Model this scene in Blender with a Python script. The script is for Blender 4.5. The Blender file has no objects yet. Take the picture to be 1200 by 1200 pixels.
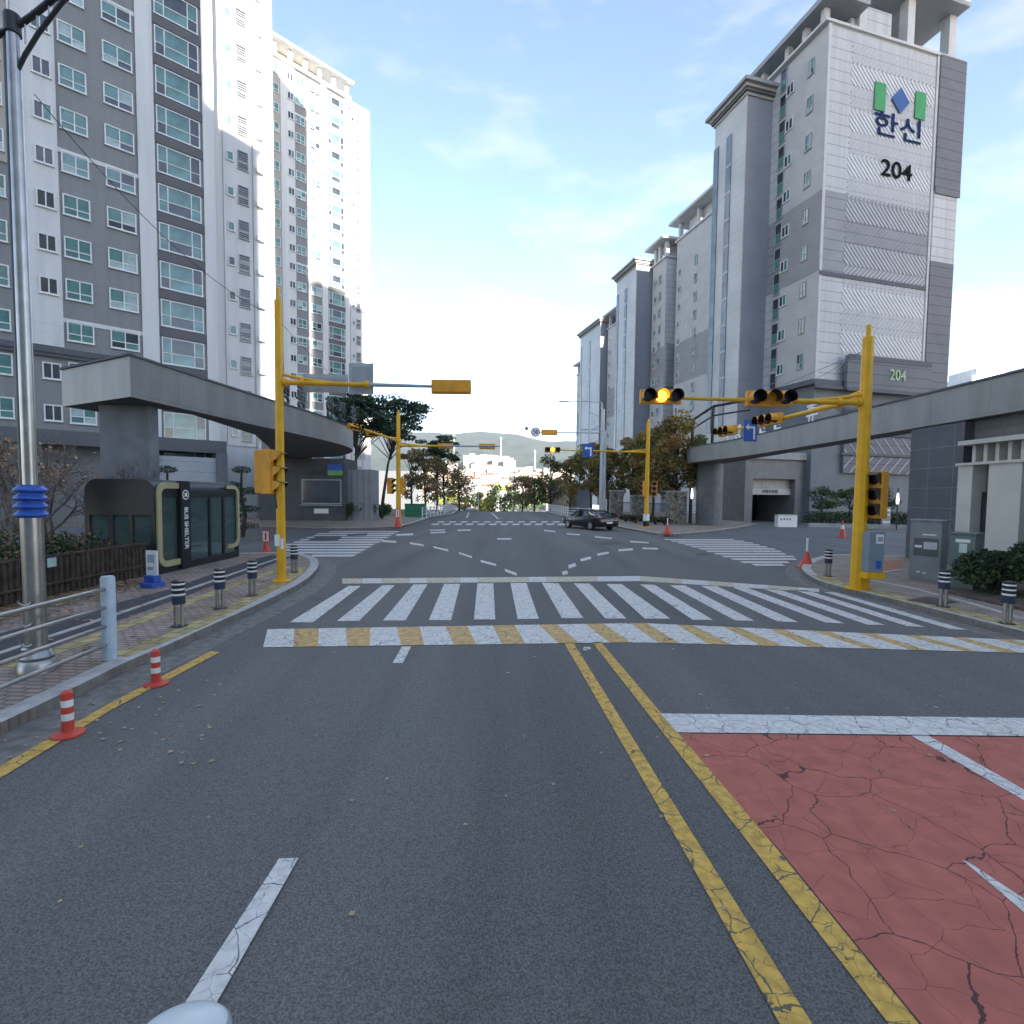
import bpy, math, random
from mathutils import Vector, Matrix
random.seed(7)
rad = math.radians
scene = bpy.context.scene
COL = scene.collection

# ------------------------------------------------------------------ camera
PITCH, ROLL, PY, FPX, EYE = rad(3.0), rad(0.6), 611.0, 600.0, 2.5
FW = Vector((0, math.cos(PITCH), -math.sin(PITCH)))
U0 = Vector((0, math.sin(PITCH), math.cos(PITCH)))
RT = Vector((1, 0, 0)) * math.cos(ROLL) + U0 * math.sin(ROLL)
UP = U0 * math.cos(ROLL) - Vector((1, 0, 0)) * math.sin(ROLL)
cam_d = bpy.data.cameras.new('camera'); cam = bpy.data.objects.new('camera', cam_d); COL.objects.link(cam)
cam_d.sensor_width = 36; cam_d.lens = 18; cam_d.shift_y = 11 / 1200
cam_d.clip_end = 12000; cam_d.clip_start = .05
m = Matrix((RT, UP, -FW)).transposed().to_4x4(); m.translation = (0, 0, EYE); cam.matrix_world = m
scene.camera = cam

# ------------------------------------------------------------------ light
SUN_EL = rad(14.5)
TO_SUN = Vector((.30, -.954, 0)).normalized() * math.cos(SUN_EL) + Vector((0, 0, math.sin(SUN_EL)))
sd = bpy.data.lights.new('sun', 'SUN'); sd.energy = 4.8; sd.angle = rad(.5); sd.color = (1, .93, .82)
so = bpy.data.objects.new('sun', sd); COL.objects.link(so)
so.rotation_euler = TO_SUN.to_track_quat('Z', 'Y').to_euler()
world = bpy.data.worlds.new('World'); scene.world = world; world.use_nodes = True
wn, wl = world.node_tree.nodes, world.node_tree.links
bg = wn['Background']
sky = wn.new('ShaderNodeTexSky'); sky.sky_type = 'NISHITA'; sky.sun_disc = False
sky.sun_elevation = SUN_EL; sky.sun_rotation = math.atan2(TO_SUN.x, TO_SUN.y)
sky.air_density = .8; sky.dust_density = .3; sky.ozone_density = 1.6
tc = wn.new('ShaderNodeTexCoord'); mp = wn.new('ShaderNodeMapping'); mp.inputs['Scale'].default_value = (1.3, 1.3, 4.2)
mp.inputs['Rotation'].default_value = (0, .25, .4)
nz = wn.new('ShaderNodeTexNoise'); nz.inputs['Scale'].default_value = 2.3; nz.inputs['Detail'].default_value = 9; nz.inputs['Roughness'].default_value = .62
rp = wn.new('ShaderNodeValToRGB'); rp.color_ramp.elements[0].position = .50; rp.color_ramp.elements[1].position = .85
rp.color_ramp.elements[1].color = (.62, .62, .62, 1)
mx = wn.new('ShaderNodeMixRGB'); mx.inputs[2].default_value = (2.7, 2.85, 3.0, 1)
wl.new(tc.outputs['Generated'], mp.inputs[0]); wl.new(mp.outputs[0], nz.inputs['Vector']); wl.new(nz.outputs[0], rp.inputs[0])
wl.new(rp.outputs[0], mx.inputs[0]); wl.new(sky.outputs[0], mx.inputs[1]); hs = wn.new('ShaderNodeHueSaturation'); hs.inputs['Saturation'].default_value = 1.03; tint = wn.new('ShaderNodeMixRGB'); tint.blend_type = 'MULTIPLY'; tint.inputs[0].default_value = 1; tint.inputs[2].default_value = (1.11, .96, .88, 1); wl.new(mx.outputs[0], tint.inputs[1]); wl.new(tint.outputs[0], hs.inputs['Color']); wl.new(hs.outputs[0], bg.inputs['Color'])
bg.inputs['Strength'].default_value = .096
scene.view_settings.view_transform = 'Standard'; scene.view_settings.look = 'None'
scene.view_settings.gamma = 1; scene.view_settings.use_curve_mapping = False
scene.view_settings.exposure = 2.55
scene.cycles.max_bounces = 6; scene.cycles.volume_bounces = 0

# ------------------------------------------------------------------ helpers
def ray(px, py): return FW + RT * ((px - 600) / FPX) + UP * ((PY - py) / FPX)
def G(px, py, z=0.0):
    d = ray(px, py); t = (z - EYE) / d.z; return Vector((d.x * t, d.y * t, z))
def at(px, py, y):
    d = ray(px, py); t = y / d.y; return Vector((d.x * t, y, EYE + d.z * t))

MATS = {}
def mat(name, col, rough=.8, var=.12, scale=2.0, bump=0.0, metal=0.0, emit=None, spec=.5, col2=None, lo=.35, hi=.65, detail=6, stretch=None, alpha=None):
    if name in MATS: return MATS[name]
    mt = bpy.data.materials.new(name); MATS[name] = mt; mt.use_nodes = True
    n, l = mt.node_tree.nodes, mt.node_tree.links; b = n['Principled BSDF']
    b.inputs['Roughness'].default_value = rough; b.inputs['Metallic'].default_value = metal; b.inputs['Specular IOR Level'].default_value = spec
    t = n.new('ShaderNodeTexCoord'); mp = n.new('ShaderNodeMapping'); l.new(t.outputs['Object'], mp.inputs[0])
    if stretch: mp.inputs['Scale'].default_value = stretch
    nz = n.new('ShaderNodeTexNoise'); nz.inputs['Scale'].default_value = scale; nz.inputs['Detail'].default_value = detail; l.new(mp.outputs[0], nz.inputs['Vector'])
    r = n.new('ShaderNodeValToRGB'); r.color_ramp.elements[0].position = lo; r.color_ramp.elements[1].position = hi
    c2 = col2 or tuple(c * (1 - var) for c in col); c1 = col if col2 else tuple(min(1, c * (1 + var)) for c in col)
    r.color_ramp.elements[0].color = (*c2, 1); r.color_ramp.elements[1].color = (*c1, 1)
    l.new(nz.outputs[0], r.inputs[0]); l.new(r.outputs[0], b.inputs['Base Color'])
    if bump:
        bp = n.new('ShaderNodeBump'); bp.inputs['Strength'].default_value = bump; bp.inputs['Distance'].default_value = .004
        nb = n.new('ShaderNodeTexNoise'); nb.inputs['Scale'].default_value = scale * 12; nb.inputs['Detail'].default_value = 3
        l.new(mp.outputs[0], nb.inputs['Vector']); l.new(nb.outputs[0], bp.inputs['Height']); l.new(bp.outputs[0], b.inputs['Normal'])
    if emit: b.inputs['Emission Color'].default_value = (*emit[0], 1); b.inputs['Emission Strength'].default_value = emit[1]
    if alpha is not None: b.inputs['Alpha'].default_value = alpha
    mt['ramp'] = r.name
    return mt
def mathn(n, op, a, b=None, l=None):
    x = n.new('ShaderNodeMath'); x.operation = op
    for i, v in enumerate((a, b)):
        if v is None: continue
        if isinstance(v, (int, float)): x.inputs[i].default_value = v
        else: l.new(v, x.inputs[i])
    return x.outputs[0]
def add_lines(mt, pitches, width=.03, dark=.72):
    """joint lines at a pitch along object axes: pitches = [(axis, pitch, offset)]"""
    n, l = mt.node_tree.nodes, mt.node_tree.links; b = n['Principled BSDF']
    src = n[mt['ramp']].outputs[0]
    t = n.new('ShaderNodeTexCoord'); s = n.new('ShaderNodeSeparateXYZ'); l.new(t.outputs['Object'], s.inputs[0])
    tot = None
    for ax, p, off in pitches:
        v = mathn(n, 'ADD', s.outputs[ax], off + 1000 * p, l); v = mathn(n, 'MODULO', v, p, l); v = mathn(n, 'LESS_THAN', v, width, l)
        tot = v if tot is None else mathn(n, 'MAXIMUM', tot, v, l)
    m1 = n.new('ShaderNodeMixRGB'); m1.blend_type = 'MULTIPLY'; m1.inputs[2].default_value = (dark, dark, dark, 1)
    l.new(tot, m1.inputs[0]); l.new(src, m1.inputs[1]); l.new(m1.outputs[0], b.inputs['Base Color'])
    return mt
def add_cracks(mt, scale, width, dark, warp=.25, second=None, amount=1.0):
    n, l = mt.node_tree.nodes, mt.node_tree.links; b = n['Principled BSDF']
    src = n[mt['ramp']].outputs[0]
    t = n.new('ShaderNodeTexCoord'); nz = n.new('ShaderNodeTexNoise'); nz.inputs['Scale'].default_value = 2.2; nz.inputs['Detail'].default_value = 5
    l.new(t.outputs['Object'], nz.inputs['Vector'])
    sc_ = n.new('ShaderNodeVectorMath'); sc_.operation = 'SCALE'; sc_.inputs['Scale'].default_value = warp; l.new(nz.outputs['Color'], sc_.inputs[0])
    ad = n.new('ShaderNodeVectorMath'); l.new(t.outputs['Object'], ad.inputs[0]); l.new(sc_.outputs[0], ad.inputs[1])
    out = src
    for s_, w_ in [(scale, width)] + ([second] if second else []):
        v = n.new('ShaderNodeTexVoronoi'); v.feature = 'DISTANCE_TO_EDGE'; v.inputs['Scale'].default_value = s_; l.new(ad.outputs[0], v.inputs['Vector'])
        nn = n.new('ShaderNodeTexNoise'); nn.inputs['Scale'].default_value = s_ * 1.7; nn.inputs['Detail'].default_value = 4; l.new(t.outputs['Object'], nn.inputs['Vector'])
        ww = mathn(n, 'MULTIPLY', mathn(n, 'MINIMUM', mathn(n, 'MAXIMUM', mathn(n, 'MULTIPLY', mathn(n, 'SUBTRACT', nn.outputs[0], .12 if scale < 2 else .36, l), 9.0, l), 0.0, l), 1.0, l), w_, l)
        f = mathn(n, 'LESS_THAN', v.outputs['Distance'], ww, l)
        f = mathn(n, 'MULTIPLY', f, amount, l)
        m1 = n.new('ShaderNodeMixRGB'); m1.inputs[2].default_value = (*dark, 1); l.new(f, m1.inputs[0]); l.new(out, m1.inputs[1]); out = m1.outputs[0]
    l.new(out, b.inputs['Base Color']); return mt
def brick_mat(name, c1, c2, mortar, w, h, rot=0, rough=.9, msize=.02):
    mt = bpy.data.materials.new(name); MATS[name] = mt; mt.use_nodes = True
    n, l = mt.node_tree.nodes, mt.node_tree.links; b = n['Principled BSDF']; b.inputs['Roughness'].default_value = rough
    t = n.new('ShaderNodeTexCoord'); mp = n.new('ShaderNodeMapping'); mp.inputs['Rotation'].default_value = (0, 0, rot); l.new(t.outputs['Object'], mp.inputs[0])
    br = n.new('ShaderNodeTexBrick'); br.inputs['Scale'].default_value = 1; br.inputs['Brick Width'].default_value = w; br.inputs['Row Height'].default_value = h
    br.inputs['Mortar Size'].default_value = msize; br.inputs['Color1'].default_value = (*c1, 1); br.inputs['Color2'].default_value = (*c2, 1); br.inputs['Mortar'].default_value = (*mortar, 1)
    l.new(mp.outputs[0], br.inputs['Vector'])
    nz = n.new('ShaderNodeTexNoise'); nz.inputs['Scale'].default_value = 1.6; nz.inputs['Detail'].default_value = 8; l.new(t.outputs['Object'], nz.inputs['Vector'])
    m1 = n.new('ShaderNodeMixRGB'); m1.blend_type = 'MULTIPLY'; m1.inputs[0].default_value = .6
    r = n.new('ShaderNodeValToRGB'); r.color_ramp.elements[0].position = .3; r.color_ramp.elements[0].color = (.45, .43, .4, 1); r.color_ramp.elements[1].position = .65; r.color_ramp.elements[1].color = (1.1, 1.1, 1.1, 1)
    l.new(nz.outputs[0], r.inputs[0]); l.new(br.outputs[0], m1.inputs[1]); l.new(r.outputs[0], m1.inputs[2]); l.new(m1.outputs[0], b.inputs['Base Color'])
    return mt

class MB:
    def __init__(s): s.v, s.f, s.mi, s.ms = [], [], [], []
    def m(s, mt):
        if mt not in s.ms: s.ms.append(mt)
        return s.ms.index(mt)
    def poly(s, pts, mt):
        k = len(s.v); s.v += [tuple(p) for p in pts]; s.f.append(tuple(range(k, k + len(pts)))); s.mi.append(s.m(mt))
    def box(s, x0, x1, y0, y1, z0, z1, mt):
        k = len(s.v); i = s.m(mt)
        s.v += [(x0, y0, z0), (x1, y0, z0), (x1, y1, z0), (x0, y1, z0), (x0, y0, z1), (x1, y0, z1), (x1, y1, z1), (x0, y1, z1)]
        for f in ((0, 3, 2, 1), (4, 5, 6, 7), (0, 1, 5, 4), (1, 2, 6, 5), (2, 3, 7, 6), (3, 0, 4, 7)):
            s.f.append(tuple(k + a for a in f)); s.mi.append(i)
    def prism(s, pts, z0, z1, mt, side=None):
        k = len(s.v); n = len(pts); i = s.m(mt); j = s.m(side or mt)
        ar = sum(pts[a][0] * pts[(a + 1) % n][1] - pts[(a + 1) % n][0] * pts[a][1] for a in range(n))
        if ar < 0: pts = list(pts)[::-1]
        zz = (lambda p, z: z(p) if callable(z) else z)
        s.v += [(p[0], p[1], zz(p, z0)) for p in pts] + [(p[0], p[1], zz(p, z1)) for p in pts]
        s.f.append(tuple(range(k + n - 1, k - 1, -1))); s.mi.append(i)
        s.f.append(tuple(range(k + n, k + 2 * n))); s.mi.append(i)
        for a in range(n):
            b = (a + 1) % n; s.f.append((k + a, k + b, k + n + b, k + n + a)); s.mi.append(j)
    def obox(s, c, ax, ay, az, mt):
        """oriented box: centre and three half-axis vectors"""
        k = len(s.v); i = s.m(mt); c, ax, ay, az = map(Vector, (c, ax, ay, az))
        for sx, sy, sz in ((-1, -1, -1), (1, -1, -1), (1, 1, -1), (-1, 1, -1), (-1, -1, 1), (1, -1, 1), (1, 1, 1), (-1, 1, 1)):
            s.v.append(tuple(c + ax * sx + ay * sy + az * sz))
        for f in ((0, 3, 2, 1), (4, 5, 6, 7), (0, 1, 5, 4), (1, 2, 6, 5), (2, 3, 7, 6), (3, 0, 4, 7)):
            s.f.append(tuple(k + a for a in f)); s.mi.append(i)
    def tube(s, pts, rr, mt, n=10, cap=True):
        pts = [Vector(p) for p in pts]; i = s.m(mt); k0 = len(s.v)
        if isinstance(rr, (int, float)): rr = [rr] * len(pts)
        for a, p in enumerate(pts):
            d = (pts[min(a + 1, len(pts) - 1)] - pts[max(a - 1, 0)]).normalized()
            u = d.cross(Vector((0, 0, 1)) if abs(d.z) < .9 else Vector((1, 0, 0))).normalized(); w = d.cross(u)
            for q in range(n):
                t = 2 * math.pi * q / n; s.v.append(tuple(p + (u * math.cos(t) + w * math.sin(t)) * rr[a]))
        for a in range(len(pts) - 1):
            for q in range(n):
                r = (q + 1) % n; s.f.append((k0 + a * n + q, k0 + a * n + r, k0 + (a + 1) * n + r, k0 + (a + 1) * n + q)); s.mi.append(i)
        if cap:
            s.f.append(tuple(k0 + q for q in range(n - 1, -1, -1))); s.mi.append(i)
            e = k0 + (len(pts) - 1) * n; s.f.append(tuple(e + q for q in range(n))); s.mi.append(i)
    def lathe(s, c, prof, mt, n=20):
        s.tube([(c[0], c[1], c[2] + z) for r, z in prof], [max(r, .0005) for r, z in prof], mt, n)
    def build(s, name, parent=None, smooth=False, bevel=0):
        me = bpy.data.meshes.new(name); me.from_pydata(s.v, [], s.f)
        for mt in s.ms: me.materials.append(mt)
        me.polygons.foreach_set('material_index', s.mi)
        if smooth:
            me.polygons.foreach_set('use_smooth', [True] * len(s.f))
        me.update(); o = bpy.data.objects.new(name, me); COL.objects.link(o); o.parent = parent
        if smooth:
            try: me.set_sharp_from_angle(angle=rad(40))
            except Exception: pass
        if bevel:
            b = o.modifiers.new('bevel', 'BEVEL'); b.width = bevel; b.segments = 2; b.limit_method = 'ANGLE'
        return o
def tag(o, label=None, cat=None, group=None, kind=None):
    for k, v in (('label', label), ('category', cat), ('group', group), ('kind', kind)):
        if v: o[k] = v
    return o
def empty(name, loc=(0, 0, 0), rz=0, label=None, cat=None, group=None):
    o = bpy.data.objects.new(name, None); COL.objects.link(o); o.location = loc; o.rotation_euler = (0, 0, rz); o.empty_display_size = .3
    return tag(o, label, cat, group)
def link_copy(o, parent=None, loc=None, rz=None):
    c = o.copy(); COL.objects.link(c); c.parent = parent
    if loc is not None: c.location = loc
    if rz is not None: c.rotation_euler = (0, 0, rz)
    for ch in list(o.children): link_copy(ch, c)
    return c
def text_obj(name, s, size, mt, parent, loc, rot, depth=.02, sx=1, bold=0):
    cu = bpy.data.curves.new(name + '_curve', 'FONT'); cu.body = s; cu.size = size; cu.align_x = 'CENTER'; cu.align_y = 'CENTER'; cu.extrude = depth; cu.offset = bold
    t = bpy.data.objects.new('tmp', cu); COL.objects.link(t)
    dg = bpy.context.evaluated_depsgraph_get(); me = bpy.data.meshes.new_from_object(t.evaluated_get(dg)); bpy.data.objects.remove(t)
    me.materials.clear(); me.materials.append(mt)
    o = bpy.data.objects.new(name, me); COL.objects.link(o); o.parent = parent; o.location = loc; o.rotation_euler = rot; o.scale = (sx, 1, 1)
    return o

# ------------------------------------------------------------------ materials
asphalt = mat('asphalt', (.135, .130, .123), .95, .40, 85, .5, lo=.36, hi=.66, detail=3)
def speckle(mt, big=.35):
    n, l = mt.node_tree.nodes, mt.node_tree.links; b = n['Principled BSDF']
    t = n.new('ShaderNodeTexCoord'); z = n.new('ShaderNodeTexNoise'); z.inputs['Scale'].default_value = big; z.inputs['Detail'].default_value = 7; z.inputs['Distortion'].default_value = .6
    mp = n.new('ShaderNodeMapping'); mp.inputs['Scale'].default_value = (2.0, .16, 1); l.new(t.outputs['Object'], mp.inputs[0]); l.new(mp.outputs[0], z.inputs['Vector'])
    r = n.new('ShaderNodeValToRGB'); r.color_ramp.elements[0].position = .32; r.color_ramp.elements[0].color = (.78, .78, .79, 1); r.color_ramp.elements[1].position = .68; r.color_ramp.elements[1].color = (1.16, 1.15, 1.13, 1)
    l.new(z.outputs[0], r.inputs[0])
    v = n.new('ShaderNodeTexVoronoi'); v.inputs['Scale'].default_value = 48; l.new(t.outputs['Object'], v.inputs['Vector'])
    c = n.new('ShaderNodeMath'); c.operation = 'LESS_THAN'; l.new(v.outputs['Distance'], c.inputs[0]); c.inputs[1].default_value = .17
    src = n[mt['ramp']].outputs[0]
    m1 = n.new('ShaderNodeMixRGB'); m1.blend_type = 'MULTIPLY'; m1.inputs[0].default_value = 1; l.new(src, m1.inputs[1]); l.new(r.outputs[0], m1.inputs[2])
    m2 = n.new('ShaderNodeMixRGB'); m2.inputs[2].default_value = (.24, .245, .245, 1)
    f = n.new('ShaderNodeMath'); f.operation = 'MULTIPLY'; f.inputs[1].default_value = .45; l.new(c.outputs[0], f.inputs[0])
    l.new(f.outputs[0], m2.inputs[0]); l.new(m1.outputs[0], m2.inputs[1]); l.new(m2.outputs[0], b.inputs['Base Color'])
speckle(asphalt)
asphalt_side = mat('asphalt_driveway', (.125, .13, .132), .85, .2, 60, .6)
speckle(asphalt_side, .6)
path_m = mat('bike_path', (.058, .054, .058), .88, .2, 90, .5)
white_paint = add_cracks(mat('road_white', (.60, .57, .525), .75, .14, 14, .3, lo=.3, hi=.6), 3.2, .012, (.13, .135, .14), .3, (9, .010))
yellow_paint = add_cracks(mat('road_yellow', (.55, .335, .065), .75, .22, 12, .3, lo=.3, hi=.6), 3.2, .014, (.12, .11, .07), .3, (10, .012))
hump_yellow = add_cracks(mat('hump_yellow', (.54, .35, .13), .75, .2, 9, .3), 3.0, .014, (.15, .12, .07), .3, (9, .010))
red_road = add_cracks(mat('red_surface', (.42, .125, .09), .88, .22, 5, .5, lo=.2, hi=.8, detail=10), 1.4, .0050, (.09, .038, .032), .24, (3.0, .0042))
kerb_m = mat('kerb_stone', (.42, .40, .37), .85, .18, 5, .3); add_lines(kerb_m, [(1, 1.0, 0)], .012, .5)
gutter_m = mat('gutter_concrete', (.17, .16, .145), .9, .25, 7, .4)
ground_m = mat('ground_paving', (.22, .215, .2), .9, .2, .6, .2)
brick_walk = brick_mat('brick_walk', (.42, .30, .245), (.33, .245, .20), (.18, .155, .135), .22, .11, .06)
red_walk = brick_mat('red_walk', (.43, .31, .24), (.34, .26, .21), (.19, .17, .145), .22, .11, .4)
tactile = brick_mat('tactile_yellow', (.50, .39, .16), (.42, .34, .15), (.24, .20, .12), .3, .3, 0, msize=.025)
orange_walk = mat('orange_paving', (.36, .15, .10), .9, .15, 10)
conc = mat('concrete', (.30, .31, .31), .85, .12, 2, .2)
dark_metal = mat('dark_metal', (.02, .021, .023), .4, .2, 3)
steel = mat('stainless', (.40, .39, .38), .33, .1, 5, metal=1.0)
galv = mat('galvanised', (.42, .45, .48), .45, .12, 8, metal=.5)
pale_blue_rail = mat('pale_rail', (.42, .50, .56), .45, .1, 6)
sig_yellow = mat('signal_yellow', (.72, .38, .008), .5, .08, 3)
sig_orange = mat('signal_box_orange', (.70, .31, .02), .55, .12, 3)
black_p = mat('black_plastic_and_shade', (.012, .012, .013), .35, .1, 4)  # also painted into the garage openings as interior shade
red_p = mat('red_plastic', (.55, .06, .04), .5, .15, 8)
white_p = mat('white_plastic', (.75, .75, .74), .5, .08, 8)
blue_p = mat('blue_plastic', (.03, .10, .42), .45, .1, 6)
amber_on = mat('amber_lens_on', (.9, .5, .02), .4, .05, 3, emit=((1, .50, .03), 1.2))
amber_dim = mat('amber_lens', (.75, .30, .02), .35, .2, 8)
lens_dark = mat('dark_lens', (.02, .01, .02), .2, .1, 5)
gl_teal = mat('glass_teal', (.085, .20, .19), .08, .3, .9, spec=.8)
gl_dark = mat('glass_dark', (.035, .042, .05), .06, .3, .9, spec=.8)
gl_pale = mat('glass_curtained', (.33, .42, .42), .25, .2, 1.5, spec=.6)
frame_w = mat('window_frame_white', (.68, .70, .70), .5, .06, 4)
frame_g = mat('window_frame_grey', (.38, .39, .40), .5, .06, 4)
wall_white = add_lines(mat('wall_white', (.62, .625, .625), .85, .06, 1.2, .05, stretch=(1.5, 1.5, .1)), [(2, 2.9, .55)], .03, .8)
wall_white2 = mat('wall_white_plain', (.62, .625, .625), .85, .06, 1.2, .05, stretch=(1.5, 1.5, .1))
wall_grey = add_lines(mat('wall_grey', (.235, .24, .245), .85, .07, 1.2, .05, stretch=(1.5, 1.5, .1)), [(2, 2.9, .1), (2, 2.9, .75)], .03, .8)
wall_dark = mat('wall_dark_band', (.125, .124, .132), .85, .06, .5)
wall_low = add_lines(mat('wall_podium', (.165, .18, .195), .85, .08, .5, .05), [(2, 2.9, .3)], .03, .8)
cornice_m = mat('cornice_dark', (.10, .105, .12), .8, .08, 1)
cream_m = mat('cream_panel', (.50, .48, .44), .8, .06, 1, .1)
gate_metal = add_lines(mat('gate_panel', (.235, .23, .222), .45, .12, 1.4, metal=.2, stretch=(1.2, 1.2, .3)), [(1, 2.4, 0)], .02, .75)
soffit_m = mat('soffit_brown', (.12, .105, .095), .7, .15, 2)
tile_dark = add_lines(mat('dark_tile', (.075, .08, .095), .6, .12, 1.5), [(2, .72, .1), (1, 1.2, .3)], .02, 1.9)
bark = mat('bark', (.05, .04, .032), .95, .35, 12, .6)
bark_pale = mat('bark_pale', (.17, .14, .12), .95, .3, 12, .5)
def leaf(name, c, v=.35): return mat(name, c, .75, v, 6, spec=.3)
L_pine = [leaf('pine_a', (.045, .080, .045)), leaf('pine_b', (.065, .105, .055)), leaf('pine_c', (.03, .055, .035))]
L_aut = [leaf('autumn_a', (.17, .145, .045)), leaf('autumn_b', (.23, .13, .04)), leaf('autumn_c', (.11, .12, .045)), leaf('autumn_d', (.28, .20, .05))]
L_red = [leaf('russet_a', (.27, .16, .08)), leaf('russet_b', (.18, .13, .07)), leaf('russet_c', (.22, .20, .07)), leaf('russet_d', (.13, .13, .055))]
L_green = [leaf('green_a', (.05, .085, .03)), leaf('green_b', (.075, .11, .035)), leaf('green_c', (.035, .06, .025))]
L_yel = [leaf('gold_a', (.30, .26, .03)), leaf('gold_b', (.22, .23, .04)), leaf('gold_c', (.12, .17, .04))]
L_bush = [leaf('bush_a', (.035, .060, .028)), leaf('bush_b', (.055, .085, .03)), leaf('bush_c', (.025, .038, .02))]
L_brown = [leaf('dry_a', (.30, .19, .10)), leaf('dry_b', (.19, .12, .07)), leaf('dry_c', (.40, .28, .17))]

# ------------------------------------------------------------------ ground, road
def gz(y):
    if y < 75: return 0.0
    if y < 330: return -.05 * (y - 75)
    if y < 430: return -12.75
    return -12.75 + .08 * (min(y, 1300) - 430) + .05 * max(0, min(y, 4000) - 1300)
def sheet(name, xl, xr, ys, dz, mt):
    b = MB(); k = b.m(mt)
    for y in ys: b.v += [(xl(y), y, gz(y) + dz), (xr(y), y, gz(y) + dz)]
    for i in range(len(ys) - 1): b.f.append((2 * i, 2 * i + 1, 2 * i + 3, 2 * i + 2)); b.mi.append(k)
    return b.build(name)
o = sheet('ground', lambda y: -4000, lambda y: 4000, [-400, 0, 75, 100, 150, 200, 260, 330, 430, 600, 900, 1300, 2000, 3000, 4000, 6500], 0, ground_m); tag(o, kind='structure')
RY = [75, 85, 100, 120, 150, 200, 260, 330]
b = MB(); b.poly([(-60, -80, .004), (60, -80, .004), (60, 75, .004), (-60, 75, .004)], asphalt); tag(b.build('road'), kind='structure')
o = sheet('road_downhill', lambda y: -7.2 - .062 * (y - 60), lambda y: 5.6 - .062 * (y - 60), RY, .05, asphalt); tag(o, kind='structure')

def gpoly(b, pix, mt, z=.008): b.poly([G(x, y, z) for x, y in pix][::-1], mt)
def lane(name): pass
KH = .14   # kerb height
def slab(name, pts, mt, h=KH):
    b = MB(); b.prism([(p.x, p.y) for p in pts], 0, h, mt); return tag(b.build(name), kind='structure')
def strip(b, pts, w, z0, z1, mt):
    """band of width w on the left side (looking along pts) of a polyline"""
    L, R = [], []
    for i, p in enumerate(pts):
        d = (pts[min(i + 1, len(pts) - 1)] - pts[max(i - 1, 0)]); d.z = 0; d.normalize(); n = Vector((-d.y, d.x, 0)); L.append(p + n * w); R.append(p)
    for i in range(len(pts) - 1):
        b.prism([(R[i].x, R[i].y), (R[i + 1].x, R[i + 1].y), (L[i + 1].x, L[i + 1].y), (L[i].x, L[i].y)], z0, z1, mt)
def V2(x, y): return Vector((x, y, 0))
def smooth(pts, k=2):
    for _ in range(k):
        q = [pts[0]]
        for a, c in zip(pts[:-1], pts[1:]): q += [a * .75 + c * .25, a * .25 + c * .75]
        pts = q + [pts[-1]]
    return pts

KL = smooth([V2(-5.1, -30), V2(-5.1, 2)] + [G(x, y) for x, y in [(0, 864), (90, 818), (150, 786), (200, 765), (240, 745), (290, 722), (330, 702), (360, 685), (375, 668), (371, 657), (345, 651)]], 2)
KL2 = KL + [G(283, 652), V2(-60, G(283, 652).y + 1)]
slab('sidewalk', KL2 + [V2(-60, -30)], brick_walk)
b = MB(); strip(b, KL2[:-1], .26, .0, KH + .003, kerb_m); tag(b.build('kerb'), kind='structure')
b = MB(); strip(b, [p.copy() for p in KL][::-1], .55, 0, .010, gutter_m); tag(b.build('gutter'), kind='structure')
KR = smooth([V2(9.4, -30), V2(9.4, 2)] + [G(x, y) for x, y in [(1300, 780), (1200, 749), (1130, 731), (1060, 712), (1002, 698), (960, 687), (942, 676), (938, 667), (953, 658), (970, 654)]], 2)
KR2 = KR + [G(1010, 653), V2(60, G(1010, 653).y + 2)]
slab('sidewalk', KR2 + [V2(60, -30)], red_walk)
b = MB(); strip(b, [p.copy() for p in KR2[:-1]][::-1], .26, 0, KH + .003, kerb_m); tag(b.build('kerb'), kind='structure')
b = MB(); strip(b, KR, .5, 0, .010, gutter_m); tag(b.build('gutter'), kind='structure')
FL = smooth([G(x, y) for x, y in [(284, 619), (360, 620.5), (425, 621), (470, 619), (492, 612), (504, 607.5)]], 2) + [V2(-7.0, 60), V2(-7.9, 75)]
slab('sidewalk', [V2(-60, FL[0].y)] + FL + [V2(-60, 75)], red_walk)
b = MB(); strip(b, FL, .28, 0, KH + .003, kerb_m); tag(b.build('kerb'), kind='structure')
FR = [V2(4.9, 75), V2(5.6, 60)] + smooth([G(x, y) for x, y in [(700, 612.5), (724, 619), (752, 624), (775, 628.5), (800, 628), (850, 622.5), (880, 617)]], 2)
slab('sidewalk', FR + [V2(22, 46), V2(24, 75)], red_walk)
b = MB(); strip(b, FR, .28, 0, KH + .003, kerb_m); tag(b.build('kerb'), kind='structure')
# strips laid on the near left pavement
def on_walk(name, pix, mt, z=KH + .004):
    b = MB(); gpoly(b, pix, mt, z); return tag(b.build(name), kind='structure')
on_walk('cycle_path', [(-60, 762), (0, 742), (100, 716), (200, 690), (283, 660), (318, 650), (342, 653), (275, 677), (200, 705), (100, 741), (0, 776), (-60, 797)], path_m)
b = MB(); e = [G(x, y) for x, y in [(-60, 797), (0, 776), (100, 741), (200, 705), (275, 677), (342, 653)]]
strip(b, e[::-1], .10, KH, KH + .02, kerb_m); tag(b.build('path_edging'), kind='structure')
b = MB(); e = [G(x, y, KH) for x, y in [(0, 782), (100, 747), (200, 711), (275, 683), (330, 664)]]
strip(b, e[::-1], .28, KH, KH + .005, tactile); e = [G(x, y, KH) for x, y in [(150, 770), (200, 750), (240, 734), (290, 709), (330, 688), (352, 674), (358, 665)]]
strip(b, e, .34, KH, KH + .005, tactile); tag(b.build('tactile_paving'), kind='structure')
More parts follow.
